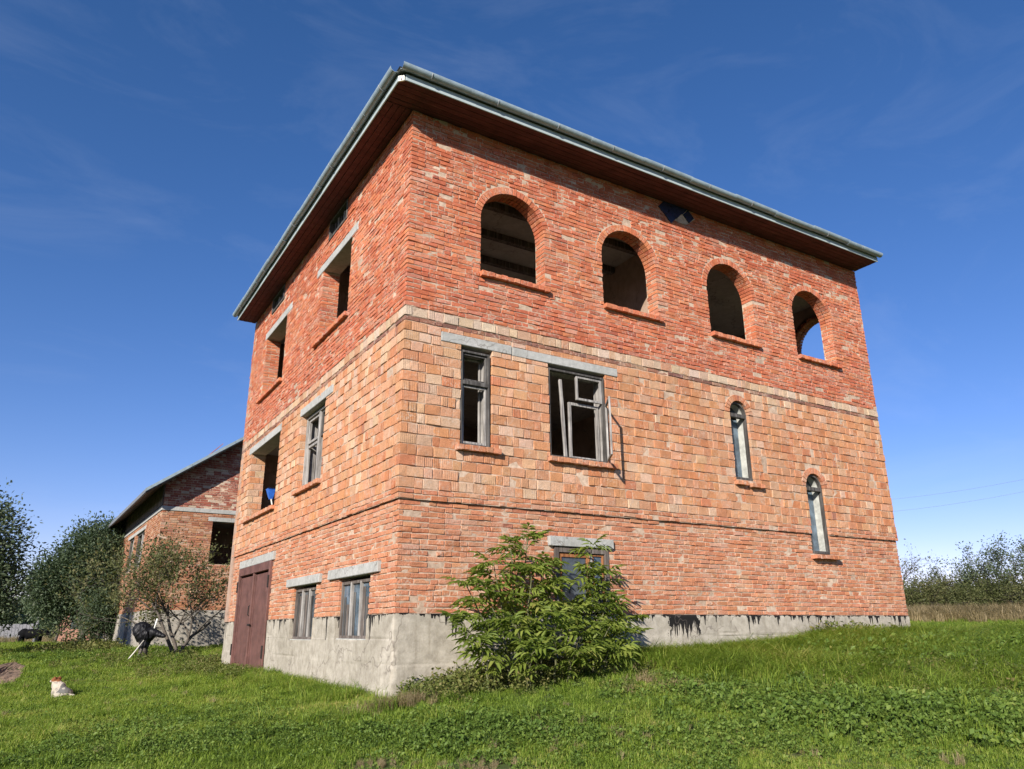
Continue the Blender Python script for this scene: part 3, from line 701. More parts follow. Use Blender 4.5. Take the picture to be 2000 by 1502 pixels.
# roof, soffit boards, fascia, gutters
def roof():
    a, b = .46, .58; zs = ZS
    g = G()
    zr = zs+.30
    A = np.array([(-a-.05, -b-.05, zs+.17), (WX+.0, -b-.05, zs+.17), (WX+.0, WY, zs+.17), (-a-.05, WY, zs+.17), (4.5, 4.8, zs+2.2), (7.2, 4.8, zs+2.2)])
    g.add(A, [(0, 1, 5, 4), (2, 3, 4, 5)], [(1, 2, 5), (3, 0, 4)])
    B = A.copy(); B[:, 2] -= .05; g.add(B, [(4, 5, 1, 0), (5, 4, 3, 2)], [(5, 2, 1), (4, 0, 3)])
    rf = g.obj('roof', M['roof'], house, label='low hipped sheet roof behind the gutter')
    G().box((-a+.02, WX-.01), (-b+.02, WY-.01), (zs+.03, zs+.12), c=.004).obj('roof_frame', M['darkwood'], rf)
    # soffit boards, each side
    nb = 5; wv = (b-.02)/nb
    for k in range(nb):
        y0 = -b+.015+k*wv
        G().box((-a+.01+ (a/b)*(y0+b)*.0, WX), (y0+.003, y0+wv-.004), (zs+random.uniform(-.002, .003), zs+.026), c=.003).obj('soffit_board', M['soffit'], rf)
    nb = 4; wv = (a-.02)/nb
    for k in range(nb):
        x0 = -a+.015+k*wv
        G().box((x0+.003, x0+wv-.004), (.008, WY), (zs+random.uniform(-.002, .003), zs+.026), c=.003).obj('soffit_board', M['soffit'], rf)
    # fascia: two runs and a chamfered corner piece
    ch = .07
    G().box((-a+ch, WX+.004), (-b-.022, -b), (zs-.014, zs+.105), c=.004).obj('fascia', M['fascia'], rf)
    G().box((-a-.022, -a), (-b+ch, WY+.004), (zs-.014, zs+.105), c=.004).obj('fascia', M['fascia'], rf)
    F = Frame((-a-.006, -b+ch+.006, 0), np.array([1, -1, 0])/math.sqrt(2), np.array([-1, -1, 0])/math.sqrt(2))
    G().box((0, ch*1.42), (-.01, .018), (zs-.012, zs+.085), F, .003).obj('fascia_corner', M['whitemetal'], rf)  # white metal; its white also carries the direct sun on the chamfer
    # gutters, half round, with brackets
    def gutter(P0, P1, out, label):
        P0 = np.array(P0); P1 = np.array(P1); L = np.linalg.norm(P1-P0); d = (P1-P0)/L; out = np.array(out, float); up = np.array([0, 0, 1.0])
        R = .068; segs = int(L/1.3)+1; cuts = np.linspace(0, L, segs+1)
        root = None; n = 12
        for k in range(segs):
            g = G(); ang = np.linspace(-.15, math.pi+.15, n+1)
            sag = [.012*math.sin(7*c+k*1.3) for c in (cuts[k], cuts[k+1])]
            def prof(t, R, s): return P0+d*t+out*0+np.array([-math.cos(x) for x in ang])[:, None]*R*out*-1+(-np.sin(ang))[:, None]*R*up+up*s
            t0, t1 = cuts[k]-.03, cuts[k+1]
            r0 = R*1.035
            V = np.concatenate([prof(t0, r0, sag[0]), prof(t1, R, sag[0]*.5), prof(t1, R-.006, sag[0]*.5), prof(t0, r0-.006, sag[0])]); Q = []
            for j in range(n):
                for (p, q) in ((0, 1), (2, 3)):
                    Q.append((p*(n+1)+j, q*(n+1)+j, q*(n+1)+j+1, p*(n+1)+j+1))
            Q += [(0, n+1, 2*(n+1), 3*(n+1)), (n, n+1+n, 2*(n+1)+n, 3*(n+1)+n)]
            Q += [(j, j+1, 3*(n+1)+j+1, 3*(n+1)+j) for j in range(n)]+[((n+1)+j, (n+1)+j+1, 2*(n+1)+j+1, 2*(n+1)+j) for j in range(n)]
            g.add(V, Q)
            o = g.obj('gutter_section', M['zinc'], rf, smooth=False)
            for t in (cuts[k]+.45, ):
                gb = G(); pr = prof(t, R+.006, 0); 
                gb.tube(pr[1:-1], .009, 5); gb.obj('gutter_bracket', M['roof'], rf)
    zc = zs+.175
    gutter((-a+.0, -b-.095, zc), (WX+.02, -b-.095, zc-.03), (0, -1, 0), '')
    gutter((-a-.095, -b+.06, zc), (-a-.095, WY+.02, zc-.03), (-1, 0, 0), '')
roof()

# ------------------------------------------------------------------ windows, door, vents, tiles
def bars(g, fr, u0, u1, z0, z1, t, w, c=.004):     # a rectangular frame of four bars
    g.box((u0, u0+t), w, (z0, z1), fr, c); g.box((u1-t, u1), w, (z0, z1), fr, c)
    g.box((u0+t+.001, u1-t-.001), w, (z1-t, z1), fr, c); g.box((u0+t+.001, u1-t-.001), w, (z0, z0+t), fr, c)
    return g
def lining(g, fr, u0, u1, z0, z1, w0, w1, t=.025):
    g.box((u0, u0+t), (w0, w1), (z0, z1), fr, .003); g.box((u1-t, u1), (w0, w1), (z0, z1), fr, .003)
    g.box((u0+t+.001, u1-t-.001), (w0, w1), (z1-t, z1), fr, .003); g.box((u0+t+.001, u1-t-.001), (w0, w1), (z0, z0+t), fr, .003)
def window_tall():
    h = WINR['w1']; u0, u1 = h['u']; z0, z1 = h['z']; u0 += .004; u1 -= .03; z0 += .002; z1 -= .06
    r = empty('window', (0, 0, 0)); r.parent = house; r.location = Vector((1.2, 0, 2.34))-wloc(house); r['label'] = 'tall narrow empty two-light window frame'
    bars(G(), RW, u0, u1, z0, z1, .035, (-.09, -.015)).obj('frame', M['darkwood'], r)
    g = G(); lining(g, RW, u0+.01, u1-.01, z0+.01, z1-.01, -.26, -.092); g.obj('lining', M['greywood'], r)
    zt_ = z0+(z1-z0)*.66
    G().box((u0+.036, u1-.036), (-.10, -.005), (zt_-.04, zt_+.025), RW, .006).obj('transom', M['darkwood'], r)
    bars(G(), RW, u0+.04, u1-.04, zt_+.03, z1-.04, .03, (-.085, -.045)).obj('sash', M['darkwood'], r)
    bars(G(), RW, u0+.04, u1-.04, z0+.04, zt_-.045, .034, (-.085, -.045)).obj('sash', M['greywood'], r)
    bars(G(), RW, u0+.05, u1-.05, z0+.05, z1-.05, .03, (-.25, -.22)).obj('inner_sash', M['greywood'], r)
def window_wide():
    h = WINR['w2']; u0, u1 = h['u']; z0, z1 = h['z']; u0 += .004; u1 -= .02; z0 += .002; z1 -= .06
    r = empty('window', (0, 0, 0)); r.parent = house; r.location = Vector((3.1, 0, 2.34))-wloc(house); r['label'] = 'wide window frame with its sash swung open outwards'
    bars(G(), RW, u0, u1, z0, z1, .035, (-.09, -.012)).obj('frame', M['darkwood'], r)
    g = G(); lining(g, RW, u0+.01, u1-.01, z0+.01, z1-.01, -.27, -.092); g.obj('lining', M['greywood'], r)
    um = u0+.50*(u1-u0); zt_ = z0+.69*(z1-z0)
    # small upper casement on the right half
    bars(G(), RW, um, u1-.04, zt_, z1-.04, .04, (-.075, -.035)).obj('sash', M['greywood'], r)
    # inner sash, right half, lower
    bars(G(), RW, um-.10, u1-.06, z0+.035, zt_-.03, .05, (-.16, -.12)).obj('sash', M['greywood'], r)
    # inner sash pushed in: a leaning stile at the middle
    th = math.radians(62); F = Frame((u0+.05, .12, 0), (math.cos(th), math.sin(th), 0), (math.sin(th), -math.cos(th), 0))
    bars(G(), F, 0, .50, z0+.04, z1-.08, .045, (-.02, .02)).obj('sash', M['greywood'], r)
    g = G(); g.box((um-.20, um-.15), (-.16, -.12), (z0+.03, z1-.12), RW, .004, rot=(1, -.055, (um-.17, 0, z0))); g.obj('mullion', M['greywood'], r)
    # outer sash swung out past square
    th = math.radians(-122); Lw = .53
    F = Frame((u1-.012, -.02, 0), (math.cos(th), math.sin(th), 0), (-math.sin(th), math.cos(th), 0))
    bars(G(), F, 0, Lw, z0+.035, zt_-.03, .036, (-.016, .016)).obj('open_sash', M['greywood'], r)
def window_slit(h, label):
    u0, u1 = h['u']; z0, z1 = h['z']; rr = h['r']; zs = z1-rr; m = (u0+u1)/2
    r = empty('window', (0, 0, 0)); r.parent = house; r.location = Vector((m, 0, z0))-wloc(house); r['label'] = label
    def archbar(R, t, w, z00, mat_, name, par):
        g = G(); n = 18
        P = [(m-R, z00)]+[(m-R*math.cos(math.pi*k/n), zs+R*math.sin(math.pi*k/n)) for k in range(n+1)]+[(m+R, z00)]
        Pi = [(m-R+t, z00)]+[(m-(R-t)*math.cos(math.pi*k/n), zs+(R-t)*math.sin(math.pi*k/n)) for k in range(n+1)]+[(m+R-t, z00)]
        V = []
        for (a, b), (c, d) in zip(P, Pi): V += [(a, w[0], b), (a, w[1], b), (c, w[1], d), (c, w[0], d)]
        Q = []
        for k in range(len(P)-1):
            for j in range(4): Q.append((4*k+j, 4*k+(j+1) % 4, 4*k+4+(j+1) % 4, 4*k+4+j))
        g.add(RW(V), Q); return g.obj(name, mat_, par)
    archbar(rr-.012, .032, (-.12, -.05), z0+.03, M['darkwood'], 'frame', r)
    archbar(rr-.016, .026, (-.27, -.122), z0+.03, M['whitewood'], 'lining', r)
    G().box((u0+.03, u1-.03), (-.13, -.035), (z0, z0+.055), RW, .008).obj('bottom_rail', M['darkwood'], r)
    G().box((u0+.03, u1-.03), (-.125, -.045), (zs-.07, zs+.01), RW, .008).obj('transom', M['darkwood'], r)
    # panes: upper lunette and the lower light, inner side
    G().box((u0+.05, u1-.05), (-.262, -.256), (z0+.05, zs-.05), RW, .001).obj('pane', M['glassblue'], r)
    n = 14; V = [(m, -.258, zs+.0)]+[(m-(rr-.045)*math.cos(math.pi*k/n), -.258, zs+(rr-.045)*math.sin(math.pi*k/n)) for k in range(n+1)]
    G().add(RW(V), None, [(0, k+1, k+2) for k in range(n)]).obj('pane', M['glass'], r)
def window_ground():
    h = WINR['g']; u0, u1 = h['u']; z0, z1 = .02, h['z'][1]-.01
    r = empty('window', (0, 0, 0)); r.parent = house; r.location = Vector((3.1, 0, 0))-wloc(house); r['label'] = 'orange wooden window behind the elder bush'
    bars(G(), RW, u0, u1, z0, z1, .075, (-.12, -.02)).obj('frame', M['boardwood'], r)
    um = u0+.68*(u1-u0)
    G().box((um-.02, um+.02), (-.10, -.04), (z0+.076, z1-.076), RW).obj('mullion', M['greywood'], r)
    bars(G(), RW, u0+.08, um-.024, z0+.08, z1-.08, .06, (-.10, -.05)).obj('sash', M['orangewood'], r)
    bars(G(), RW, um+.024, u1-.08, z0+.08, z1-.08, .03, (-.10, -.05)).obj('sash', M['orangewood'], r)
    G().box((u0+.13, um-.08), (-.082, -.076), (z0+.13, z1-.13), RW, .001).obj('pane', M['glass'], r)
    G().box((um+.05, u1-.105), (-.082, -.076), (z0+.40, z1-.105), RW, .001).obj('pane', M['glassblue'], r)
    for k in range(3): G().box((um+.06+k*.055, um+.105+k*.055), (-.088, -.07), (z0+.1, z0+.40), RW, .003).obj('board', M['darkwood'], r)
def window_side_upper():
    h = OPL['c']; u0, u1 = h['u']; z0, z1 = h['z']; z1 -= .03
    r = empty('window', (0, 0, 0)); r.parent = house; r.location = Vector((0, 4.2, 2.34))-wloc(house); r['label'] = 'weathered casement with broken panes in the side wall'
    bars(G(), LW, u0, u1, z0, z1, .04, (-.19, -.11)).obj('frame', M['greywood'], r)
    um = (u0+u1)/2-.05; zt_ = z0+.62*(z1-z0)
    G().box((um-.04, um+.04), (-.22, -.12), (z0+.04, z1-.04), LW).obj('mullion', M['greywood'], r)
    bars(G(), LW, um+.045, u1-.045, z0+.045, zt_-.02, .05, (-.2, -.15)).obj('sash', M['greywood'], r)
    bars(G(), LW, um+.045, u1-.045, zt_+.02, z1-.045, .05, (-.2, -.15)).obj('sash', M['greywood'], r)
    bars(G(), LW, u0+.045, um-.045, zt_+.02, z1-.045, .05, (-.2, -.15)).obj('sash', M['darkwood'], r)
    g = G(); lining(g, LW, u0+.01, u1-.01, z0+.01, z1-.01, -.33, -.215); g.obj('lining', M['greywood'], r)
    G().box((um+.09, um+.42), (-.30, -.29), (z0+.05, zt_-.1), LW, .002).obj('board', M['whitewood'], r)
def window_cellar(h, label, blue):
    u0, u1 = h['u']; z0, z1 = h['z']; W0 = -.085
    r = empty('window', (0, 0, 0)); r.parent = house; r.location = Vector((0, (u0+u1)/2, z0))-wloc(house); r['label'] = label
    zt_ = z1-.055
    bars(G(), LW, u0+.005, u1-.01, z0+.01, zt_, .045, (W0-.05, W0)).obj('frame', M['boardwood'], r)
    L = (u1-u0-.1); n = 3
    for k in range(1, n):
        uu = u0+.045+L*k/n
        G().box((uu-.022, uu+.022), (W0-.045, W0+.012), (z0+.05, zt_-.02), LW, .005).obj('mullion', M['greywood'], r)
    G().box((u0+.05, u1-.055), (W0-.042, W0-.036), (z0+.05, zt_-.05), LW, .001).obj('pane', M['glassblue'] if blue else M['glass'], r)
    # upright boards nailed over the panes
    nb = 9 if blue else 8; lu = L/nb
    for k in range(nb):
        if random.random() < .12: continue
        hh = random.uniform(.55, .98) if blue else random.uniform(.85, 1.0)
        ua = u0+.05+lu*k+random.uniform(.0, .02); wd = lu*random.uniform(.45, .8)
        G().box((ua, ua+wd), (W0-.034, W0-.018), (z0+.05, z0+.05+(zt_-z0-.1)*hh), LW, .003).obj('slat', random.choice([M['boardwood'], M['darkwood'], M['darkwood'], M['darkwood'], M['greywood']]), r)
    G().box((u0+.02, u1-.02), (W0-.05, W0+.05), (z0-.012, z0+.012), LW, .004).obj('sill', M['whitewood'], r)
def garage_door():
    h = OPL['door']; u0, u1 = h['u']; z1 = h['z'][1]; zb = -1.15
    r = empty('garage_door', (0, 0, 0)); r.parent = house; r.location = Vector((0, 7.8, -1.0))-wloc(house); r['label'] = 'red-brown double steel garage door'
    g = G(); g.box((u0, u0+.09), (-.14, .012), (zb, z1), LW, .006); g.box((u1-.09, u1), (-.14, .012), (zb, z1), LW, .006); g.box((u0+.091, u1-.091), (-.14, .012), (z1-.17, z1), LW, .006)
    g.obj('frame', M['door'], r)
    um = (u0+u1)/2
    for a, b in ((u0+.10, um-.05), (um+.05, u1-.10)):
        d = G().box((a, b), (-.075, -.045), (zb+.02, z1-.21), LW, .004).obj('door_leaf', M['door'], r)
        for uu in (a+.02, b-.06):
            G().box((uu, uu+.035), (-.044, -.030), (zb+.05, z1-.24), LW, .004).obj('stile', M['door'], d)
    G().box((um-.035, um+.035), (-.085, .004), (zb+.01, z1-.172), LW, .006).obj('meeting_post', M['door'], r)
    G().box((u0+.095, u1-.095), (-.20, -.16), (zb, z1-.02), LW, .004).obj('backing', M['doordark'], r)  # near-black sheet: shade behind the leaf gaps put into colour
    G().tube(LW([(um+.09, -.02, .10), (um+.09, .02, .12), (um+.09, .02, .30), (um+.09, -.02, .32)]), .013, 6).obj('handle', M['doordark'], r)
    G().box((um-.09, um+.10), (.0, .02), (-.10, -.06), LW, .004).obj('latch', M['doordark'], r)
    for zz in (-.6, .75):
        G().tube(LW([(u0+.02, .02, zz-.12), (u0+.02, .02, zz+.12)]), .022, 7).obj('hinge', M['doordark'], r)
        G().tube(LW([(u1-.02, .02, zz-.12), (u1-.02, .02, zz+.12)]), .022, 7).obj('hinge', M['doordark'], r)
def vents():
    for (u0, u1, z0, z1) in VENT:
        r = empty('vent', (0, 0, 0)); r.parent = house; r.location = Vector((0, u0, z0))-wloc(house); r['label'] = 'small slatted attic vent under the eaves'
        bars(G(), LW, u0, u1, z0, z1, .055, (-.10, .02)).obj('frame', M['darkwood'], r)
        G().box((u0+.05, u1-.05), (-.20, -.15), (z0+.03, z1-.03), LW, .002).obj('backing', M['doordark'], r)  # dark panel added, painted as the shade behind the slats
        n = 5
        for k in range(n):
            uu = u0+.09+(u1-u0-.18)*(k+.5)/n
            G().box((uu-.03, uu+.03), (-.075, -.045), (z0+.056, z1-.056-.03*(k % 3)), LW, .003).obj('slat', M['greywood'] if k % 2 else M['darkwood'], r)
def tiles():
    F = RW; c0 = (5.68, 7.60); s = .185; rt = math.radians(43)
    G().add(F(bev([[5.28, .004, 7.36]], [[6.12, .010, 7.72]], .003)[0])).obj if False else None
    pt = G(); out = [(5.20, 7.62), (5.33, 7.74), (5.55, 7.745), (6.02, 7.74), (6.16, 7.60), (5.98, 7.45), (5.90, 7.40), (5.72, 7.39), (5.5, 7.44), (5.4, 7.5)]
    V = [(a, .012, b) for a, b in out]+[(5.68, .016, 7.58)]; n = len(out)
    V2 = [(a, -.01, b) for a, b in out]
    pt.add(F(V+V2), [(k, (k+1) % n, n+1+(k+1) % n, n+1+k) for k in range(n)], [(n, k, (k+1) % n) for k in range(n)]); mb = pt.obj('mortar_patch', M['mortar'], house)
    for (cu, cz) in [(5.335, 7.605), (5.49, 7.745), (5.648, 7.607), (5.492, 7.462), (5.808, 7.745), (5.975, 7.600)]:
        h_ = .148; P_ = [(cu, cz+h_), (cu+h_, cz), (cu, cz-h_), (cu-h_, cz)]; top = 7.750
        Q_ = []
        for k in range(4):
            (a0, z0), (a1, z1) = P_[k], P_[(k+1) % 4]
            if z0 <= top: Q_.append((a0, z0))
            if (z0 <= top) != (z1 <= top): t_ = (top-z0)/(z1-z0); Q_.append((a0+(a1-a0)*t_, top))
        n = len(Q_); c_ = np.mean(Q_, 0); tl = [random.gauss(0, .03), random.gauss(0, .03)]
        fz = lambda a, z, w: (a, w+(a-c_[0])*tl[0]+(z-c_[1])*tl[1], z)
        V = [fz(a, z, .024) for a, z in Q_]+[fz(c_[0]+(a-c_[0])*.965, c_[1]+(z-c_[1])*.965, .031) for a, z in Q_]+[(a, .0, z) for a, z in Q_]+[fz(c_[0], c_[1], .031)]
        G().add(F(V), [(k, (k+1) % n, n+(k+1) % n, n+k) for k in range(n)]+[(2*n+k, 2*n+(k+1) % n, (k+1) % n, k) for k in range(n)], [(3*n, n+k, n+(k+1) % n) for k in range(n)]).obj('tile', M['tile'], house)
window_tall(); window_wide()
window_slit(SLIT[0], 'higher of the two narrow arched windows'); window_slit(SLIT[1], 'lower of the two narrow arched windows')
window_ground(); window_side_upper()
window_cellar(OPL['g1'], 'smaller boarded cellar window next to the garage door', False); window_cellar(OPL['g2'], 'wider boarded cellar window near the corner', True)
garage_door(); vents(); tiles()
# blue scoop on the sill of the open doorway
sc_ = empty('scoop', tuple(LW([6.95, -.02, 2.30])), 'small blue plastic scoop with pale handle propped on a side sill', 'scoop')
G().tube(LW([(6.90, -.05, 2.30), (6.99, -.02, 2.50)]), .016, 7).obj('handle', M['pale'], sc_)
V = []
for (z, hw, hd) in ((2.48, .03, .03), (2.56, .06, .05), (2.70, .09, .075), (2.72, .12, .08)):
    du = (z-2.48)*.35; V += [(7.0+du-hw, -.02-hd, z), (7.0+du+hw, -.02-hd, z), (7.0+du+hw, -.02+hd, z), (7.0+du-hw, -.02+hd, z)]
G().add(LW(V), [(4*k+j, 4*k+(j+1) % 4, 4*k+4+(j+1) % 4, 4*k+4+j) for k in range(3) for j in range(4)]+[(0, 1, 2, 3)]).obj('scoop_head', M['blue'], sc_)


# ------------------------------------------------------------------ the second house, farther back
def old_house():
    a0 = math.atan2(*(ray(-2, 1236)[[1, 0]]))-math.atan2(*(ray(54.6, 1236)[[1, 0]]))
    ca, sa = math.cos(a0), math.sin(a0); P = np.array([-.885, 17.336, 0])
    U1, N1 = np.array([ca, sa, 0]), np.array([sa, -ca, 0]); U2, N2 = np.array([-sa, ca, 0]), np.array([-ca, -sa, 0])
    FG = Frame(P, U1, N1); FL = Frame(P, U2, N2)
    h2 = empty('gabled_house', (P[0], P[1], -.8), 'lower gabled brick house behind, half hidden by the bigger house', 'house')
    ZP, ZB, ZT, W2, L2, sl_, T = .44, 3.55, 4.45, 9.0, 13.3, .725, .35
    sg = ZT
    def glim(z): return (0, W2) if z < sg else ((z-sg)/sl_+.02, W2-(z-sg)/sl_-.02)
    wing = O(1.60, 3.0, 1.90, 3.29)
    winl = [O(3.4, 5.5, 2.0, 3.30), O(6.0, 7.6, 2.0, 3.30), O(9.9, 11.3, 2.0, 3.30)]
    nc = 41; hc = (ZB-ZP)/nc
    cs1 = [(ZP+k*hc, ZP+(k+1)*hc, 'old', 0) for k in range(nc)]
    cs2 = [(3.69+k*.076, 3.69+(k+1)*.076, 'oldred', 0) for k in range(52)]
    wg = Wall(FG, glim, T, [wing, Sd(1.45, 3.2, 3.292, 3.43), Sd(-1, 20, ZB, 3.69)], 70)
    wf = Wall(FL, lambda z: (0, L2), T, winl+[Sd(h['u'][0]-.2, h['u'][1]+.2, 3.30, 3.43) for h in winl], 90)
    wg.courses(cs1+cs2, start=None, umax=3.4); wf.courses(cs1, start=lambda i: .13)
    csb = cs1+[(ZB, 3.69, 'old', 0)]+cs2
    g1, i1 = wg.backing(csb, .3); g2, i2 = wf.backing(cs1+[(ZB, ZT, 'old', 0)], .3)
    w1 = g1.obj('wall', M['mortar'], h2, smooth=True, label='brick gable wall with one large empty window'); w2 = g2.obj('wall', M['mortar'], h2, smooth=True)
    i1.obj('inner_wall', M['inner'], h2); i2.obj('inner_wall', M['inner'], h2)
    emit_bricks([wg, wf], [w1, w2], 0)
    G().box((-.03, W2), (-T, .03), (ZB, 3.69), FG, .01).obj('concrete_band', M['lintel'], h2)
    G().box((.031, L2), (-T, .028), (ZB, 3.69), FL, .01).obj('concrete_band', M['lintel'], h2)
    G().box((1.45, 3.2), (-T, .008), (3.292, 3.43), FG, .006).obj('lintel', M['lintel'], h2)
    for h in winl: G().box((h['u'][0]-.2, h['u'][1]+.2), (-T, .012), (3.30, 3.43), FL, .006).obj('lintel', M['lintel'], h2)
    # plinth with two openings on the long side
    G().box((0, W2), (-T, .03), (-1.5, ZP-.002), FG, .02).obj('plinth', M['slab2'], h2)
    us = [.031, 4.0, 5.0, 8.2, 9.3, L2]
    for k in range(0, 5, 2): G().box((us[k], us[k+1]), (-T, .03), (-1.5, ZP-.002), FL, .02).obj('plinth', M['slab2'], h2)
    G().box((4.0, 9.4), (-T, -.22), (-1.5, ZP-.01), FL, .01).obj('recess_shade_fill', M['doordark'], h2)  # near-black fill, the openings' inner shade painted as colour
    # windows on the long side: weathered frames and loose boards
    for h in winl:
        u0, u1 = h['u']; z0, z1 = h['z']
        r = bars(G(), FL, u0, u1, z0, z1, .07, (-.16, -.06)).obj('window', M['darkwood'], h2)
        um = (u0+u1)/2; G().box((um-.05, um+.05), (-.15, -.07), (z0+.07, z1-.07), FL).obj('mullion', M['greywood'], r)
        for k in range(5):
            ua = u0+.1+(u1-u0-.2)*k/5
            G().box((ua, ua+(u1-u0-.2)/5*.7), (-.135, -.115), (z0+.07, z0+.07+(z1-z0-.14)*random.uniform(.35, .95)), FL, .003).obj('board', random.choice([M['boardwood'], M['darkwood'], M['darkwood']]), r)
    # boarded knee wall under the eaves
    n = 66
    for k in range(n):
        G().box((L2*k/n+.006, L2*(k+1)/n-.006), (.0+random.uniform(0, .006), .035+random.uniform(0, .012)), (3.70, ZT+.02), FL, .004).obj('board', M['boardwood'], h2)
    # floors so the rooms read dark
    G().box((.2, W2-.2), (-L2+.2, -.36), (1.3, 1.45), Frame(P, U1, N1), .01).obj('floor_slab', M['slab'], h2)
    G().box((.2, W2-.2), (-L2+.2, -.36), (3.56, 3.7), Frame(P, U1, N1), .01).obj('floor_slab', M['slab'], h2)
    G().box((W2-.35, W2), (-L2, -.36), (-1.2, ZT), FG, .01).obj('wall', M['inner'], h2)
    G().box((.0, W2), (-L2, -L2+.3), (-1.2, ZT), FG, .01).obj('wall', M['inner'], h2)
    G().box((.3, W2-.36), (-4.0, -3.85), (-1.2, ZT), FG, .01).obj('added_partition', M['inner'], h2)
    # roof: two pitches with an edge trim along the verge
    eo, vo = .66, .62; rx = W2/2
    zr = sg+rx*sl_; ze = sg-eo*sl_
    def pitch(sgn, name):
        A = [(-eo, vo, ze), (rx, vo, zr), (rx, -L2-.4, zr), (-eo, -L2-.4, ze)]
        if sgn < 0: A = [(W2-u, w, z) for u, w, z in A]
        A = np.array(A); B = A.copy(); B[:, 2] += .12
        V = np.concatenate([A, B]); Q = [(0, 1, 2, 3), (7, 6, 5, 4), (0, 4, 5, 1), (1, 5, 6, 2), (2, 6, 7, 3), (3, 7, 4, 0)]
        return G().add(FG(V), Q).obj('roof', [M['roof']], h2)
    r1 = pitch(1, 'a'); pitch(-1, 'b')
    # soffit planks under the left eave and the verge
    for k in range(6):
        x0 = -eo+.02+k*.13; 
        V = [(x0, vo-.02, sg+x0*sl_-.012), (x0+.12, vo-.02, sg+(x0+.12)*sl_-.012), (x0+.12, -L2-.35, sg+(x0+.12)*sl_-.012), (x0, -L2-.35, sg+x0*sl_-.012)]
        V = np.array(V); V2 = V.copy(); V2[:, 2] -= .022
        G().add(FG(np.concatenate([V, V2])), [(0, 1, 2, 3), (7, 6, 5, 4), (0, 4, 5, 1), (1, 5, 6, 2), (2, 6, 7, 3), (3, 7, 4, 0)]).obj('soffit_board', M['boardwood'], r1)
    n = 4
    for k in range(n):
        xa, xb = -eo+(rx+eo)*k/n, -eo+(rx+eo)*(k+1)/n-.01
        V = []
        for x in (xa, xb):
            z = sg+x*sl_; V += [(x, vo, z+.03), (x, vo+.03, z+.03), (x, vo+.03, z+.135), (x, vo, z+.135)]
        G().add(FG(V), [(j, (j+1) % 4, 4+(j+1) % 4, 4+j) for j in range(4)]+[(0, 1, 2, 3), (7, 6, 5, 4)]).obj('verge_trim', M['zinc'], r1)
    # loose sheet on the roof near the ridge
    V = np.array([(1.05, .45, sg+1.05*sl_+.13), (1.55, .45, sg+1.55*sl_+.30), (1.55, -.5, sg+1.55*sl_+.30), (1.05, -.5, sg+1.05*sl_+.13)]); V2 = V-np.array([0, 0, .03])
    G().add(FG(np.concatenate([V, V2])), [(0, 1, 2, 3), (7, 6, 5, 4), (0, 4, 5, 1), (1, 5, 6, 2), (2, 6, 7, 3), (3, 7, 4, 0)]).obj('loose_sheet', M['redroof'], r1)
M['slab2'] = mk_concrete('old_plinth_concrete', (.26, .24, .21), (.44, .41, .36))
old_house()

# ------------------------------------------------------------------ vegetation helpers
def px2g(px, py):
    d = ray(px, py); t = 3.0
    for _ in range(4000):
        p = CAM+d*t
        if p[2] < gz1(p[0], p[1]): break
        t += .05
    return p
def leaf_cards(g, P, size, rnd, fold=.25, up=.3, droop=0.0, aspect=.5, dirs=None):
    P = np.asarray(P); n = len(P)
    A = rnd.normal(0, 1, (n, 3)); A[:, 2] = A[:, 2]*.7-droop
    if dirs is not None: A = A*.6+dirs
    A /= np.linalg.norm(A, axis=1, keepdims=True)
    B = rnd.normal(0, 1, (n, 3)); B[:, 2] += up; N = B-(B*A).sum(1, keepdims=True)*A; N /= np.linalg.norm(N, axis=1, keepdims=True)
    S = np.cross(A, N); s = (size*rnd.uniform(.6, 1.3, n))[:, None]
    V = np.stack([P, P+A*s*.5+S*s*aspect*.5+N*s*fold*.3, P+A*s, P+A*s*.5-S*s*aspect*.5+N*s*fold*.3], 1)
    k = np.arange(n)*4; c = np.repeat(rnd.uniform(0, 1, n), 4)
    g.add(V.reshape(-1, 3), None, np.concatenate([np.c_[k, k+1, k+2], np.c_[k, k+2, k+3]]), np.stack([c, c, c, np.ones_like(c)], -1))
def grow(g, tips, p, d, L, r, lvl, rnd, kids=(3, 4), shrink=.68, spread=.7, grav=.0, segs=4, wob=.16):
    P = [np.array(p)]; d = np.array(d, float)/np.linalg.norm(d); R = [r]
    for k in range(segs):
        d = d+rnd.normal(0, wob, 3)+np.array([0, 0, grav]); d /= np.linalg.norm(d); P.append(P[-1]+d*L/segs); R.append(r*(1-.45*(k+1)/segs))
    g.tube(P, R, 7 if r > .05 else (5 if r > .015 else 3), cap=False)
    if lvl <= 1:
        for k in range(1, segs+1): tips.append((P[k], d))
    if lvl > 0:
        for k in range(rnd.integers(kids[0], kids[1]+1)):
            t = rnd.uniform(.35, 1.0); i = min(segs-1, int(t*segs)); q = P[i]+(P[i+1]-P[i])*(t*segs-i)
            a = rnd.normal(0, 1, 3); a -= a.dot(d)*d; a /= np.linalg.norm(a)
            grow(g, tips, q, d*(1-spread*.5)+a*spread, L*shrink*rnd.uniform(.75, 1.2), R[i]*.62, lvl-1, rnd, kids, shrink, spread, grav, segs, wob)
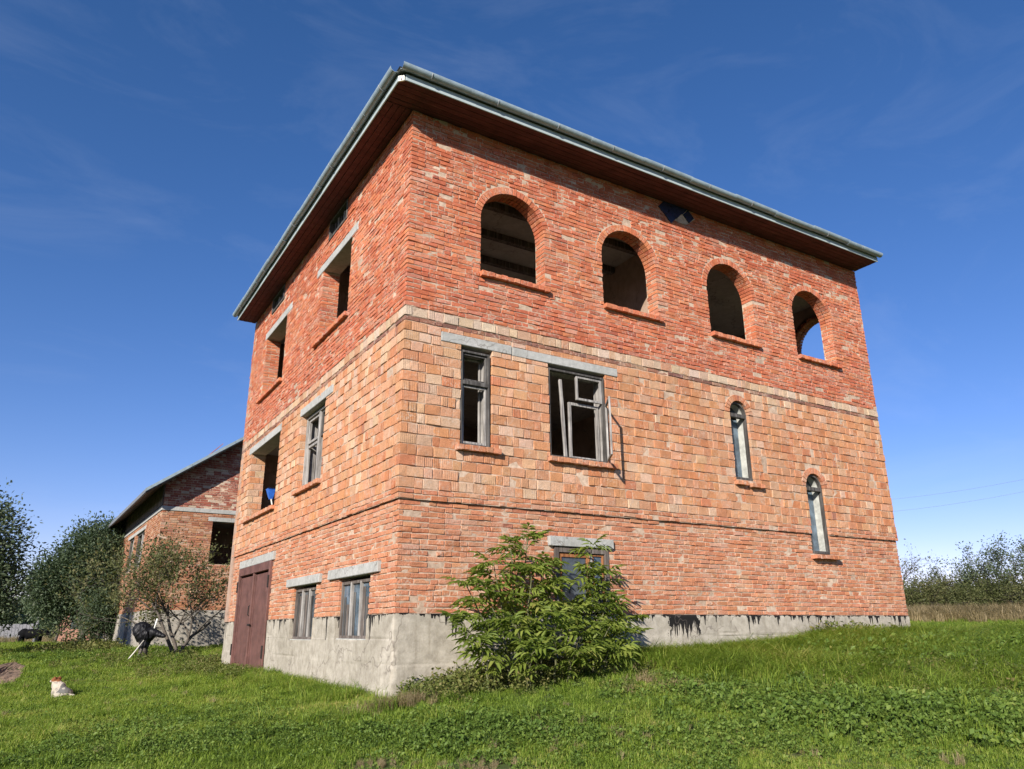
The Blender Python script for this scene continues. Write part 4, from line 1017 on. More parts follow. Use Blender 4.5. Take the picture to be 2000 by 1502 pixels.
def tree(name, base, label, cat, rnd, leafmat, trunkL, r, lvl, leafsize, per, kids=(3, 4), lean=(0, 0, 1), spread=.7, shrink=.68, grav=.02, clump=.18, group=None, extra=None, stems=1, aspect=.5, wob=.16):
    base = np.array(base, float); base[2] = gz1(base[0], base[1])-.05
    e = empty(name, tuple(base), label, cat, group); g = G(); tips = []
    for k in range(stems):
        ln = np.array(lean, float)+(rnd.normal(0, .35, 3)*np.array([1, 1, .1]) if stems > 1 else 0)
        grow(g, tips, base+(rnd.normal(0, .12, 3)*np.array([1, 1, 0]) if stems > 1 else 0), ln, trunkL*(rnd.uniform(.7, 1.1) if stems > 1 else 1), r, lvl, rnd, kids, shrink, spread, grav, 4, wob)
    g.obj('trunk', M['bark'], e, smooth=True)
    P = []; D = []
    for q, d in tips:
        m = rnd.poisson(per)
        for _ in range(m): P.append(q+rnd.normal(0, clump, 3)); D.append(d)
    if extra is not None:
        for (c, rad, cnt) in extra:
            for _ in range(cnt//14):
                v = rnd.normal(0, 1, 3); v /= np.linalg.norm(v); cc = np.array(c)+v*np.array(rad)*rnd.uniform(.15, 1.0)**.5
                cc[2] = max(cc[2], gz1(cc[0], cc[1])+.1)
                for _ in range(14): P.append(cc+rnd.normal(0, clump*1.1, 3)); D.append(v)
    if P:
        lg = G(); leaf_cards(lg, np.array(P), leafsize, rnd, dirs=np.array(D)*.5, aspect=aspect); lg.obj('crown', leafmat, e)
    return e
def RN(k): return np.random.default_rng(k)

# trees behind on the left
b = atd(-112, 1250, 28); b2 = atd(158, 1246, 37); b3 = atd(104, 1246, 43); b4 = atd(200, 1246, 35)
up = np.array([0, 0, 1.0])
cL = b+up*2.9
tree('broadleaf_tree', b, 'dark leafy tree cut off by the edge of the picture beside the cow', 'tree', RN(1), M['leafdark'], 1.75, .14, 4, .12, 4.0, spread=.75, group='trees behind the lawn', clump=.2,
     extra=[(cL-up*.35, (1.65, 1.65, 1.75), 17000), (cL-up*1.6+_r*1.0, (.9, 1.0, 1.0), 5500)])
cM = b2+up*2.6
tree('broadleaf_tree', b2, 'broad dense dark green tree touching the gabled house', 'tree', RN(2), M['leafdark'], 2.4, .16, 4, .13, 4.0, spread=.8, group='trees behind the lawn', clump=.24,
     extra=[(cM+up*.45+_r*.25, (1.5, 1.6, 1.6), 24000), (cM-_r*1.2-up*.5, (1.3, 1.3, 1.3), 14000), (cM+_r*.9-up*.9, (1.1, 1.2, 1.4), 9000)])
cS = b3+up*1.7
tree('broadleaf_tree', b3, 'small round tree with a thin bare trunk right of the cow', 'tree', RN(3), M['leafdark'], 1.6, .07, 3, .11, 3, spread=.8, group='trees behind the lawn', clump=.2,
     extra=[(cS+up*.35+_r*.2, (1.5, 1.4, 1.1), 9000)])
cB = b4+up*.9
tree('bush', b4, 'glossy green bush against the far end of the gabled house', 'bush', RN(4), M['leafdark'], .8, .04, 3, .10, 3, stems=4, clump=.15, extra=[(cB+up*.1, (.85, .85, .95), 6500)])
# half-bare fruit tree in front of the gable
bf = px2g(343, 1282)
bf = bf; tree('fruit_tree', bf, 'half-bare fruit tree with leaning trunks before the gable wall', 'tree', RN(12), M['leafbrown'], 1.6, .055, 4, .085, 4.2, kids=(3, 4), lean=(-.12, .1, 1), spread=.66, shrink=.76, stems=3, clump=.12, wob=.16, grav=.07)
# right-hand hedge and small trees
hedge = [(1768, 1.25), (1812, 1.45), (1850, 1.3), (1893, 1.15), (1935, 1.25), (1978, 1.35), (2030, 1.5), (2085, 1.5)]
names_ = ['thorny brown-green shrub right beside the far wall end', 'tangled shrub second from the far wall end', 'low tangled shrub left of the slender hedge tree', 'shrub standing at the foot of the slender hedge tree',
          'rounded shrub just right of the slender hedge tree', 'shrub by the right edge of the picture', 'shrub cut by the right picture edge', 'outermost hedge shrub beyond the right picture edge']
for k, (px, hh) in enumerate(hedge[:7]):
    p = atd(px, 1190, 31+(k % 3)*.8); c = p.copy(); c[2] = gz1(p[0], p[1])+hh*.42
    tree('hedge_shrub', p, names_[k], 'shrub', RN(20+k), M['leafbrown'], hh*.62, .03, 3, .075, 2.4, stems=5, clump=.10, spread=.8, group='shrubs of the right-hand hedge', extra=[(c, (.62, .62, hh*.48), 3200)])
for k, (px, L, st, per, lab) in enumerate([(1776, 1.35, 3, .5, 'nearly leafless small tree rising behind the far wall end'), (1905, 1.2, 3, 2.6, 'slender half-leafed tree in the hedge on the right'), (2012, 1.3, 2, 3.0, 'leafy tree cut by the right edge of the picture')]):
    p = atd(px, 1190, 33)
    tree('hedge_tree', p, lab, 'tree', RN(40+k), M['leafdark'] if k else M['leafbrown'], L, .05, 4, .085, per, stems=st, spread=.72, shrink=.70, clump=.09, group='small trees of the right-hand hedge')

# ------------------------------------------------------------------ elder bush in front of the ground-floor window
def elder():
    rnd = RN(77); base = np.array([2.1, -.75, 0]); base[2] = gz1(2.1, -.75)
    e = empty('elder_bush', tuple(base), 'big leafy green elder bush growing before the ground floor window', 'bush')
    # compound leaf meshes
    def compound(seed):
        r = RN(seed); g = G(); L = .22; n = 3
        P = [np.array([t*L, 0, .02*math.sin(t*2)-.05*t*t]) for t in np.linspace(0, 1, 4)]; g.tube(P, [.003, .0025, .002, .001], 3, col=(.5, .5, .5, 1), cap=False)
        def leaflet(p, d, l, w):
            d = d/np.linalg.norm(d); sd = np.cross(d, [0, 0, 1.0]); sd /= np.linalg.norm(sd)
            V = [p, p+d*l*.3+sd*w*.5+up*.012, p+d*l*.65+sd*w*.42-up*.002, p+d*l-up*l*.28, p+d*l*.65-sd*w*.42-up*.002, p+d*l*.3-sd*w*.5+up*.012, p+d*l*.35-up*.006, p+d*l*.68-up*.022]
            c = r.uniform(.15, .85)
            g.add(V, None, [(0, 1, 6), (0, 6, 5), (1, 2, 7), (1, 7, 6), (6, 7, 4), (6, 4, 5), (2, 3, 7), (7, 3, 4)], (c, c, c, 1))
        for k in range(n):
            t = .35+.28*k; p = np.array([t*L, 0, .02*math.sin(t*2)-.05*t*t])
            for sg in (-1, 1):
                leaflet(p, np.array([.55, sg, -.22+r.normal(0, .12)]), .125*r.uniform(.85, 1.15), .040)
        leaflet(P[-1], np.array([1, r.normal(0, .1), -.3]), .14, .042)
        return g.mesh('leaf', M['elder'])
    meshes = [compound(100+k) for k in range(7)]
    # stems: (foot x, foot y, tip x, tip y, tip z)
    tips = [(1.55, -.6, 1.74, -.55, 1.00), (1.5, -.65, 1.42, -.6, .84), (1.4, -.65, 1.13, -.6, .62), (1.35, -.7, .98, -.7, .30), (1.2, -.7, .72, -.65, .34), (1.1, -.75, .60, -.75, -.12), (1.6, -.7, 1.62, -.8, .52), (1.8, -.7, 2.0, -.75, .34), (1.7, -.75, 1.95, -.6, .62),
            (2.6, -.6, 2.88, -.5, .92), (2.6, -.6, 2.72, -.6, .56), (2.65, -.65, 3.06, -.55, .56), (2.7, -.7, 2.9, -.8, .22), (2.8, -.7, 3.08, -.6, .10), (2.8, -.7, 3.38, -.6, -.10), (2.2, -.8, 2.25, -.9, .02),
            (1.5, -.95, 1.1, -1.15, -.12), (1.9, -.9, 1.7, -1.2, -.08), (2.5, -.9, 2.65, -1.15, -.18), (3.0, -.8, 3.15, -.95, -.32), (2.1, -.9, 2.1, -1.25, -.28), (1.0, -.8, .75, -.95, -.38), (1.4, -1.0, 1.25, -1.4, -.45), (2.0, -1.0, 1.9, -1.45, -.48), (2.6, -1.0, 2.5, -1.4, -.5)]
    L = []
    for (fx, fy, tx, ty, tz) in tips:
        a = np.array([fx, fy, gz1(fx, fy)-.05]); c = np.array([tx, ty, tz]); m = (a+c)/2+np.array([(fx-tx)*.25, (fy-ty)*.2, .12]); T_ = np.linspace(0, 1, 9)[:, None]
        P = (1-T_)**2*a+2*T_*(1-T_)*m+T_**2*c; P += rnd.normal(0, .01, P.shape)
        G().tube(P, np.linspace(.018, .006, 9), 5).obj('stem', M['greenstem'], e, smooth=True)
        ln = np.linalg.norm(c-a); n = int(ln*16)+4
        for k in range(n):
            t = rnd.uniform(.16, 1.0)**.8; t = min(t, 1); p = (1-t)**2*a+2*t*(1-t)*m+t**2*c
            az = rnd.uniform(0, 2*math.pi); el = rnd.uniform(-.25, .55) if t < .9 else rnd.uniform(.1, .9)
            L.append((p, az, el, rnd.uniform(.55, 1.3)*(1.0 if t > .3 else .85)))
        for k in range(5): L.append((c, 2*math.pi*k/5+rnd.normal(0, .3), rnd.uniform(0, .8), 1.0))
    rest = []
    for k, (p, az, el, s) in enumerate(sorted(L, key=lambda q: q[0][1])):   # the ones nearest the camera first
        me = meshes[rnd.integers(0, 7)]
        mt = Matrix.Translation(Vector(p)-Vector(base)) @ Matrix.Rotation(az, 4, 'Z') @ Matrix.Rotation(-el, 4, 'Y') @ Matrix.Rotation(rnd.normal(0, .3), 4, 'X') @ Matrix.Scale(s, 4)
        if k < 300:
            o = bpy.data.objects.new('leaf', me); COL.objects.link(o); o.parent = e; o.matrix_local = mt
        else: rest.append((me, mt))
    g = G()
    for me, mt in rest:
        v = np.empty(len(me.vertices)*3, np.float32); me.vertices.foreach_get('co', v); v = v.reshape(-1, 3); A = np.array(mt)
        w = v@A[:3, :3].T+A[:3, 3]+np.array(base)
        q = [p.vertices[:] for p in me.polygons]; cc = np.empty(len(me.vertices)*4, np.float32); me.color_attributes['col'].data.foreach_get('color', cc)
        g.add(w, [x for x in q if len(x) == 4], [x for x in q if len(x) == 3], cc.reshape(-1, 4))
    if rest: g.obj('foliage', M['elder'], e, kind='stuff')
    print('elder leaves', len(L))
elder()

# ------------------------------------------------------------------ grass and weeds
def clump_blades(seed, n, h, spread, w, lean, matn):
    r = RN(seed); g = G()
    a = r.uniform(0, 2*math.pi, n); rad = spread*np.sqrt(r.uniform(0, 1, n)); P = np.stack([rad*np.cos(a), rad*np.sin(a), np.full(n, -.01)], -1)
    az = r.uniform(0, 2*math.pi, n); H = h*r.uniform(.5, 1.2, n); ln = lean*r.uniform(.2, 1.3, n)*H; D = np.stack([np.cos(az), np.sin(az), np.zeros(n)], -1); S = np.stack([-np.sin(az), np.cos(az), np.zeros(n)], -1)*(w*r.uniform(.7, 1.3, n))[:, None]/2
    M1 = P+D*(ln*.3)[:, None]; M1[:, 2] += H*.6; T_ = P+D*ln[:, None]; T_[:, 2] += H*(1-.25*lean*r.uniform(.3, 1.2, n))
    V = np.stack([P-S, P+S, M1+S*.8, M1-S*.8, T_], 1).reshape(-1, 3); k = np.arange(n)*5; c = np.repeat(r.uniform(0, 1, n), 5); c = np.clip(c, 0, 1)
    g.add(V, np.c_[k, k+1, k+2, k+3], np.c_[k+3, k+2, k+4], np.stack([c, c, c, np.ones_like(c)], -1)); return g.mesh('blades', M[matn])
def clump_leaves(seed, n, h, spread, size, matn, stalk=True):
    r = RN(seed); g = G(); P = []
    for k in range(n):
        a = r.uniform(0, 2*math.pi); rad = spread*math.sqrt(r.uniform(0, 1)); P.append((rad*math.cos(a), rad*math.sin(a), h*r.uniform(.15, 1.0)*(1-.5*rad/spread)))
    P = np.array(P); leaf_cards(g, P, size, r, up=1.2, aspect=.62, droop=.1)
    if stalk:
        for k in range(0, n, 4): g.tube([(P[k][0]*.5, P[k][1]*.5, -.02), tuple(P[k])], [.003, .0015], 3, col=(.3, .3, .3, 1), cap=False)
    return g.mesh('weed', M[matn])
def coll(name, meshes):
    c = bpy.data.collections.new(name)
    for k, me in enumerate(meshes): c.objects.link(bpy.data.objects.new('%s_source' % name, me))
    return c
def scatter(name, pts, scl, c, n, seed, tilt=.12, **kw):
    r = RN(seed); pts = np.asarray(pts, float); m = len(pts)
    me = bpy.data.meshes.new(name); me.vertices.add(m); me.vertices.foreach_set('co', pts.astype(np.float32).ravel())
    rot = np.stack([r.normal(0, tilt, m), r.normal(0, tilt, m), r.uniform(0, 2*math.pi, m)], -1)
    a = me.attributes.new('rot', 'FLOAT_VECTOR', 'POINT'); a.data.foreach_set('vector', rot.astype(np.float32).ravel())
    a = me.attributes.new('scl', 'FLOAT', 'POINT'); a.data.foreach_set('value', np.asarray(scl, np.float32))
    a = me.attributes.new('idx', 'INT', 'POINT'); a.data.foreach_set('value', r.integers(0, n, m).astype(np.int32))
    o = bpy.data.objects.new(name, me); COL.objects.link(o); put(o, kind='stuff', **kw)
    t = bpy.data.node_groups.new(name, 'GeometryNodeTree'); t.interface.new_socket('Geometry', in_out='INPUT', socket_type='NodeSocketGeometry'); t.interface.new_socket('Geometry', in_out='OUTPUT', socket_type='NodeSocketGeometry')
    N = t.nodes; i = N.new('NodeGroupInput'); oo = N.new('NodeGroupOutput'); ip = N.new('GeometryNodeInstanceOnPoints'); ci = N.new('GeometryNodeCollectionInfo')
    ci.inputs['Collection'].default_value = c; ci.inputs['Separate Children'].default_value = True; ci.inputs['Reset Children'].default_value = True
    ip.inputs['Pick Instance'].default_value = True
    def na(nm, ty):
        q = N.new('GeometryNodeInputNamedAttribute'); q.data_type = ty; q.inputs['Name'].default_value = nm; return [s for s in q.outputs if s.enabled and s.name == 'Attribute'][0]
    t.links.new(i.outputs[0], ip.inputs['Points']); t.links.new(ci.outputs[0], ip.inputs['Instance']); t.links.new(na('idx', 'INT'), ip.inputs['Instance Index'])
    t.links.new(na('rot', 'FLOAT_VECTOR'), ip.inputs['Rotation']); t.links.new(na('scl', 'FLOAT'), ip.inputs['Scale']); t.links.new(ip.outputs[0], oo.inputs[0])
    md = o.modifiers.new('scatter', 'NODES'); md.node_group = t
    return o
SOIL = [atd(-140, 1300, 20), atd(30, 1283, 24.5), atd(55, 1295, 23), atd(45, 1315, 20.5), atd(-5, 1336, 18.5), atd(-140, 1345, 17)]
SOIL = np.array(SOIL)[:, :2]
def inpoly(x, y, P):
    c = np.zeros(len(x), bool); n = len(P)
    for i in range(n):
        (x1, y1), (x2, y2) = P[i], P[(i+1) % n]
        t = ((y1 > y) != (y2 > y)) & (x < (x2-x1)*(y-y1)/(y2-y1+1e-12)+x1); c ^= t
    return c
def free(x, y, pad=.03):
    ok = ~((x > -pad) & (x < WX+pad) & (y > -pad) & (y < WY+pad)); ok &= ~((x > -1.3) & (x < 8.3) & (y > 17.2) & (y < 31)); return ok
def polar(n, r0, r1, rnd, a0=-1.0, a1=1.0, pw=1.0):
    rr = r0+(r1-r0)*rnd.uniform(0, 1, n)**pw; a = YAW+rnd.uniform(a0, a1, n); return CAM[0]+rr*np.cos(a), CAM[1]+rr*np.sin(a), rr
def lawn():
    rnd = RN(5)
    cg = coll('lawn_clump', [clump_blades(200+k, 46, .075, .10, .0075, .8, 'grass') for k in range(6)])
    x, y, rr = polar(95000, 4.5, 62, rnd, -.82, .82, 1.15); ok = free(x, y) & ~inpoly(x, y, SOIL); x, y, rr = x[ok], y[ok], rr[ok]
    bare = np.zeros(len(x), bool)
    for (px, py, ra) in ((735, 1500, .30), (925, 1498, .32), (1000, 1500, .15)):
        q = px2g(px, py); bare |= ((x-q[0])**2+(y-q[1])**2 < (ra*(1+.5*np.sin(9*np.arctan2(y-q[1], x-q[0]))*.5))**2)
    x, y, rr = x[~bare], y[~bare], rr[~bare]
    s = (.75+.035*np.clip(rr-6, 0, 40))*rnd.uniform(.7, 1.25, len(x)); pt = np.array([n3(a*.55, b_*.55, 2.2) for a, b_ in zip(x, y)]); s *= 1+.5*pt
    scatter('lawn_grass', np.stack([x, y, gz(x, y)], -1), s, cg, 6, 1, label='short green lawn grass over the whole slope', cat='grass')
    # taller meadow grass on the right-hand slope and along the walls
    ct = coll('tall_clump', [clump_blades(230+k, 60, .26, .13, .008, 1.25, 'grass') for k in range(5)])
    X, Y = [], []
    n = 5200; xx = rnd.uniform(3.4, 15, n); yy = -np.abs(rnd.normal(0, 1.0, n))-.05; X.append(xx); Y.append(yy)
    n = 3600; xx = rnd.uniform(4.5, 17, n); yy = rnd.uniform(-4.2, -.4, n); X.append(xx); Y.append(yy)
    n = 420; yy = rnd.uniform(.6, 10.5, n); xx = -np.abs(rnd.normal(0, .28, n))-.04; X.append(xx); Y.append(yy)
    n = 1500; xx, yy, _ = polar(n, 8, 40, rnd, -.8, .8); X.append(xx); Y.append(yy)
    x = np.concatenate(X); y = np.concatenate(Y); ok = free(x, y) & ~inpoly(x, y, SOIL); x, y = x[ok], y[ok]
    scatter('meadow_grass', np.stack([x, y, gz(x, y)], -1), rnd.uniform(.45, 1.15, len(x))*np.where((y < -.0) & (x > 3.4), 1.15, .8), ct, 5, 2, label='taller meadow grass along the walls and the slope', cat='grass')
    # broad-leaved weeds
    cw = coll('weed_clump', [clump_leaves(260+k, 60, .15, .14, .042, 'weed') for k in range(5)])
    X, Y, S = [], [], []
    def patch(px, py, rx, ry, n, s0, s1):
        q = px2g(px, py); a = rnd.normal(0, 1, (n, 2)); X.append(q[0]+a[:, 0]*rx*_r[0]/1+a[:, 1]*ry*_f[0]); Y.append(q[1]+a[:, 0]*rx*_r[1]+a[:, 1]*ry*_f[1]); S.append(rnd.uniform(s0, s1, n))
    patch(1720, 1385, .95, .6, 420, .8, 1.5); patch(1560, 1350, .9, .45, 200, .7, 1.2); patch(1880, 1400, .5, .35, 130, .7, 1.2); patch(1000, 1430, .6, .35, 150, .6, 1.1); patch(850, 1450, .6, .3, 120, .5, .9); patch(330, 1420, .7, .6, 130, .5, .9); patch(250, 1470, .7, .4, 160, .5, .9)
    patch(620, 1440, .8, .35, 120, .5, .8); patch(1400, 1460, .8, .4, 140, .5, .9); patch(150, 1285, 1.8, 1.2, 150, .8, 1.5)
    n = 420; X.append(rnd.uniform(6.0, 12.5, n)); Y.append(-rnd.uniform(.15, 3.2, n)); S.append(rnd.uniform(1.2, 2.3, n))
    n = 1300; xx, yy, r_ = polar(n, 6, 24, rnd, -.75, .75); X.append(xx); Y.append(yy); S.append(rnd.uniform(.4, .8, n))
    x, y, s = np.concatenate(X), np.concatenate(Y), np.concatenate(S); ok = free(x, y) & ~inpoly(x, y, SOIL); x, y, s = x[ok], y[ok], s[ok]
    scatter('broadleaf_weeds', np.stack([x, y, gz(x, y)], -1), s, cw, 5, 3, label='low broad-leaved weeds growing in patches through the grass', cat='weeds')
    # withering weeds along the foot of the walls
    cb = coll('withered_clump', [clump_leaves(290+k, 46, .34, .16, .055, 'brownweed') for k in range(5)])
    X, Y, S = [], [], []
    n = 240; X.append(rnd.uniform(.15, 2.6, n)); Y.append(-np.abs(rnd.normal(0, .45, n))-.08); S.append(rnd.uniform(.5, 1.1, n))
    n = 50; X.append(rnd.uniform(2.5, 5.2, n)); Y.append(-1.1-np.abs(rnd.normal(0, .35, n))); S.append(rnd.uniform(.3, .6, n))
    n = 90; Y.append(rnd.uniform(5.5, 10.6, n)); X.append(-np.abs(rnd.normal(0, .35, n))-.1); S.append(rnd.uniform(.5, 1.0, n))
    n = 50; X.append(rnd.uniform(8.2, 10.9, n)); Y.append(-np.abs(rnd.normal(0, .15, n))-.06); S.append(rnd.uniform(.7, 1.5, n))
    patch(390, 1315, 1.1, .6, 90, .4, .9); patch(470, 1305, .5, .3, 150, .7, 1.3); patch(300, 1290, 1.0, .8, 80, .5, 1.0); patch(1290, 1345, .35, .25, 25, .4, .6); patch(1850, 1330, 1.1, .7, 120, .5, 1.0)
    patch(190, 1270, 1.2, 1.0, 110, .8, 1.6)
    x, y, s = np.concatenate(X), np.concatenate(Y), np.concatenate(S); ok = free(x, y); x, y, s = x[ok], y[ok], s[ok]
    scatter('withered_weeds', np.stack([x, y, gz(x, y)], -1), s, cb, 5, 4, label='brownish withering weeds at the foot of the walls', cat='weeds')
    # dry grass
    cd = coll('dry_clump', [clump_blades(320+k, 55, .34, .12, .008, .9, 'drygrass') for k in range(4)])
    X, Y, S = [], [], []
    patch(765, 1388, .22, .12, 46, .35, .6); patch(800, 1372, .15, .1, 16, .3, .5); patch(1290, 1340, .3, .2, 12, .3, .5); patch(1450, 1290, .5, .2, 14, .4, .6)
    patch(735, 1498, .25, .12, 26, .12, .25); patch(925, 1498, .25, .12, 26, .12, .25); patch(1180, 1440, .5, .3, 30, .2, .4)
    n = 260; xx, yy, r_ = polar(n, 6, 26, rnd, -.75, .75); X.append(xx); Y.append(yy); S.append(rnd.uniform(.14, .40, n))
    n = 1500; aa = rnd.uniform(0, 1, n); p0 = atd(1735, 1195, 29); p1 = atd(2120, 1195, 29); q = p0[None]+(p1-p0)[None]*aa[:, None]; off = rnd.normal(0, .8, n)
    X.append(q[:, 0]+off*math.cos(.55)); Y.append(q[:, 1]+off*math.sin(.55)); S.append(rnd.uniform(.7, 1.6, n))
    n = 900; p0 = atd(-40, 1236, 58); p1 = atd(240, 1236, 55); aa = rnd.uniform(0, 1, n); q = p0[None]+(p1-p0)[None]*aa[:, None]; X.append(q[:, 0]+rnd.normal(0, .6, n)); Y.append(q[:, 1]+rnd.normal(0, 1.5, n)); S.append(rnd.uniform(1.2, 2.0, n))
    x, y, s = np.concatenate(X), np.concatenate(Y), np.concatenate(S); ok = free(x, y); x, y, s = x[ok], y[ok], s[ok]
    scatter('dry_grass', np.stack([x, y, gz(x, y)], -1), s, cd, 4, 5, label='pale dry grass in tufts and in the strip below the hedge', cat='grass')
    # small white clover flowers, yellow leaves
lawn()

# dug soil plot on the left
def soil():
    n = 60; c = SOIL.mean(0); ang = np.linspace(0, 2*math.pi, n, endpoint=False); g = G()
    # resample polygon
    per = np.concatenate([np.linspace(SOIL[i], SOIL[(i+1) % len(SOIL)], 12, endpoint=False) for i in range(len(SOIL))])
    rings = 14; V = []
    for k in range(rings+1):
        q = c+(per-c)*(k/rings)
        if k == rings: q = q+RN(9).normal(0, .07, q.shape)
        z = gz(q[:, 0], q[:, 1])+.02+np.array([.035*n3(a*3, b_*3, 1)+.03*n3(a*9, b_*9, 2) for a, b_ in q])*(1 if k < rings else 0)-(0 if k < rings else .05)
        V.append(np.c_[q, z])
    m = len(per); Q = [(k*m+j, k*m+(j+1) % m, (k+1)*m+(j+1) % m, (k+1)*m+j) for k in range(rings) for j in range(m)]
    g.add(np.concatenate(V), Q).obj('soil_plot', M['soilclod'], smooth=False, kind='structure', label='bare brown plot of dug soil by the left picture edge')
soil()

# ------------------------------------------------------------------ animals and small things
def blob(parts, voxel, rotz=0.0, loc=(0, 0, 0), smooth=3):
    g = G(); n, m = 12, 8
    for (c, rad, rot) in parts:
        c = np.array(c, float); V = []
        for i in range(m+1):
            t = math.pi*i/m
            for j in range(n):
                p = 2*math.pi*j/n; V.append((math.sin(t)*math.cos(p)*rad[0], math.sin(t)*math.sin(p)*rad[1], math.cos(t)*rad[2]))
        V = np.array(V); ca, sa = math.cos(rot), math.sin(rot)      # rot about local y
        V = np.c_[ca*V[:, 0]+sa*V[:, 2], V[:, 1], -sa*V[:, 0]+ca*V[:, 2]]+c
        g.add(V, [(i*n+j, (i+1)*n+j, (i+1)*n+(j+1) % n, i*n+(j+1) % n) for i in range(m) for j in range(n)])
    me = g.mesh('blob', []); o = bpy.data.objects.new('blob_tmp', me); COL.objects.link(o)
    md = o.modifiers.new('r', 'REMESH'); md.mode = 'VOXEL'; md.voxel_size = voxel; ms = o.modifiers.new('s', 'SMOOTH'); ms.iterations = smooth; ms.factor = .5
    dg = bpy.context.evaluated_depsgraph_get(); ev = o.evaluated_get(dg); nm = bpy.data.meshes.new_from_object(ev); bpy.data.objects.remove(o)
    return nm
def colour_mesh(me, fn):
    co = np.empty(len(me.vertices)*3, np.float32); me.vertices.foreach_get('co', co); co = co.reshape(-1, 3)
    a = me.color_attributes.get('col') or me.color_attributes.new('col', 'FLOAT_COLOR', 'POINT')
    a.data.foreach_set('color', np.array([(*fn(*v), 1) for v in co], np.float32).ravel())
    me.polygons.foreach_set('use_smooth', np.ones(len(me.polygons), bool))
def dog():
    S = [((.02, 0, .115), (.14, .105, .115), 0), ((-.06, 0, .10), (.10, .115, .10), 0), ((.10, 0, .20), (.115, .095, .13), -.5), ((.165, 0, .27), (.085, .075, .12), -.3), ((.20, 0, .355), (.075, .068, .066), 0),
         ((.262, 0, .335), (.055, .033, .030), .15), ((.295, 0, .33), (.020, .020, .018), 0),
         ((.165, .055, .395), (.022, .030, .045), .3), ((.165, -.055, .395), (.022, .030, .045), .3),
         ((.165, .052, .11), (.028, .028, .12), 0), ((.165, -.052, .11), (.028, .028, .12), 0), ((.185, .052, .015), (.042, .028, .020), 0), ((.185, -.052, .015), (.042, .028, .020), 0),
         ((.0, .10, .07), (.10, .045, .075), 0), ((.0, -.10, .07), (.10, .045, .075), 0), ((.08, .105, .018), (.06, .03, .02), 0), ((.08, -.105, .018), (.06, .03, .02), 0),
         ((-.17, .01, .05), (.085, .03, .03), .2), ((-.25, .03, .045), (.05, .024, .024), 0)]
    me = blob(S, .011)
    def fn(x, y, z):
        n = n3(x*14, y*14, z*14)
        if z > .33 and x < .245 and x > .09: 
            if abs(y) > .018 or x < .2: return (.20, .075, .03) if n > -.35 else (.5, .36, .26)
        if x > .305: return (.03, .03, .03)
        if x < .02 and z > .10: return (.13, .125, .115) if n > -.1 else (.36, .33, .28)
        return (.42, .37, .30) if n > -.25 else (.28, .25, .21)
    colour_mesh(me, fn); me.materials.append(M['fur'])
    o = bpy.data.objects.new('dog', me); COL.objects.link(o); p = px2g(122, 1362)
    o.location = (p[0], p[1], gz1(p[0], p[1])-.005); d = -_r*.96+_f*.28; o.rotation_euler = (0, 0, math.atan2(d[1], d[0])); o.scale = (1.05, 1.0, .80)
    put(o, 'small white dog with brown ears sitting on the lawn', 'dog')
def cow():
    S = [((0, 0, .98), (.62, .30, .34), 0), ((.45, 0, 1.02), (.36, .27, .34), 0), ((-.5, 0, 1.03), (.34, .29, .32), 0), ((.85, 0, 1.06), (.30, .15, .20), .25), ((1.12, 0, 1.0), (.20, .12, .15), .35), ((1.30, 0, .90), (.16, .085, .10), .6),
         ((1.02, .17, 1.12), (.05, .12, .045), 0), ((1.02, -.17, 1.12), (.05, .12, .045), 0)]
    for (x, y) in ((.55, .16), (.50, -.16), (-.58, .17), (-.66, -.17)):
        S += [((x, y, .62), (.11, .10, .26), .05), ((x+.02, y, .36), (.06, .06, .24), 0), ((x+.02, y, .12), (.052, .052, .16), 0), ((x+.05, y, .03), (.075, .055, .04), 0)]
    S += [((-.86, 0, .98), (.05, .03, .22), .1), ((-.88, 0, .70), (.035, .03, .18), 0), ((-.25, 0, .72), (.16, .14, .12), 0)]
    me = blob(S, .035); colour_mesh(me, lambda x, y, z: (.01, .01, .012)); me.materials.append(M['hide'])
    o = bpy.data.objects.new('cow', me); COL.objects.link(o); p = atd(58, 1262, 46); o.location = (p[0], p[1], gz1(p[0], p[1])-.02); d = _r*.97+_f*.2; o.rotation_euler = (0, 0, math.atan2(d[1], d[0])); o.scale = (.70,)*3
    put(o, 'black cow standing behind the lawn', 'cow')
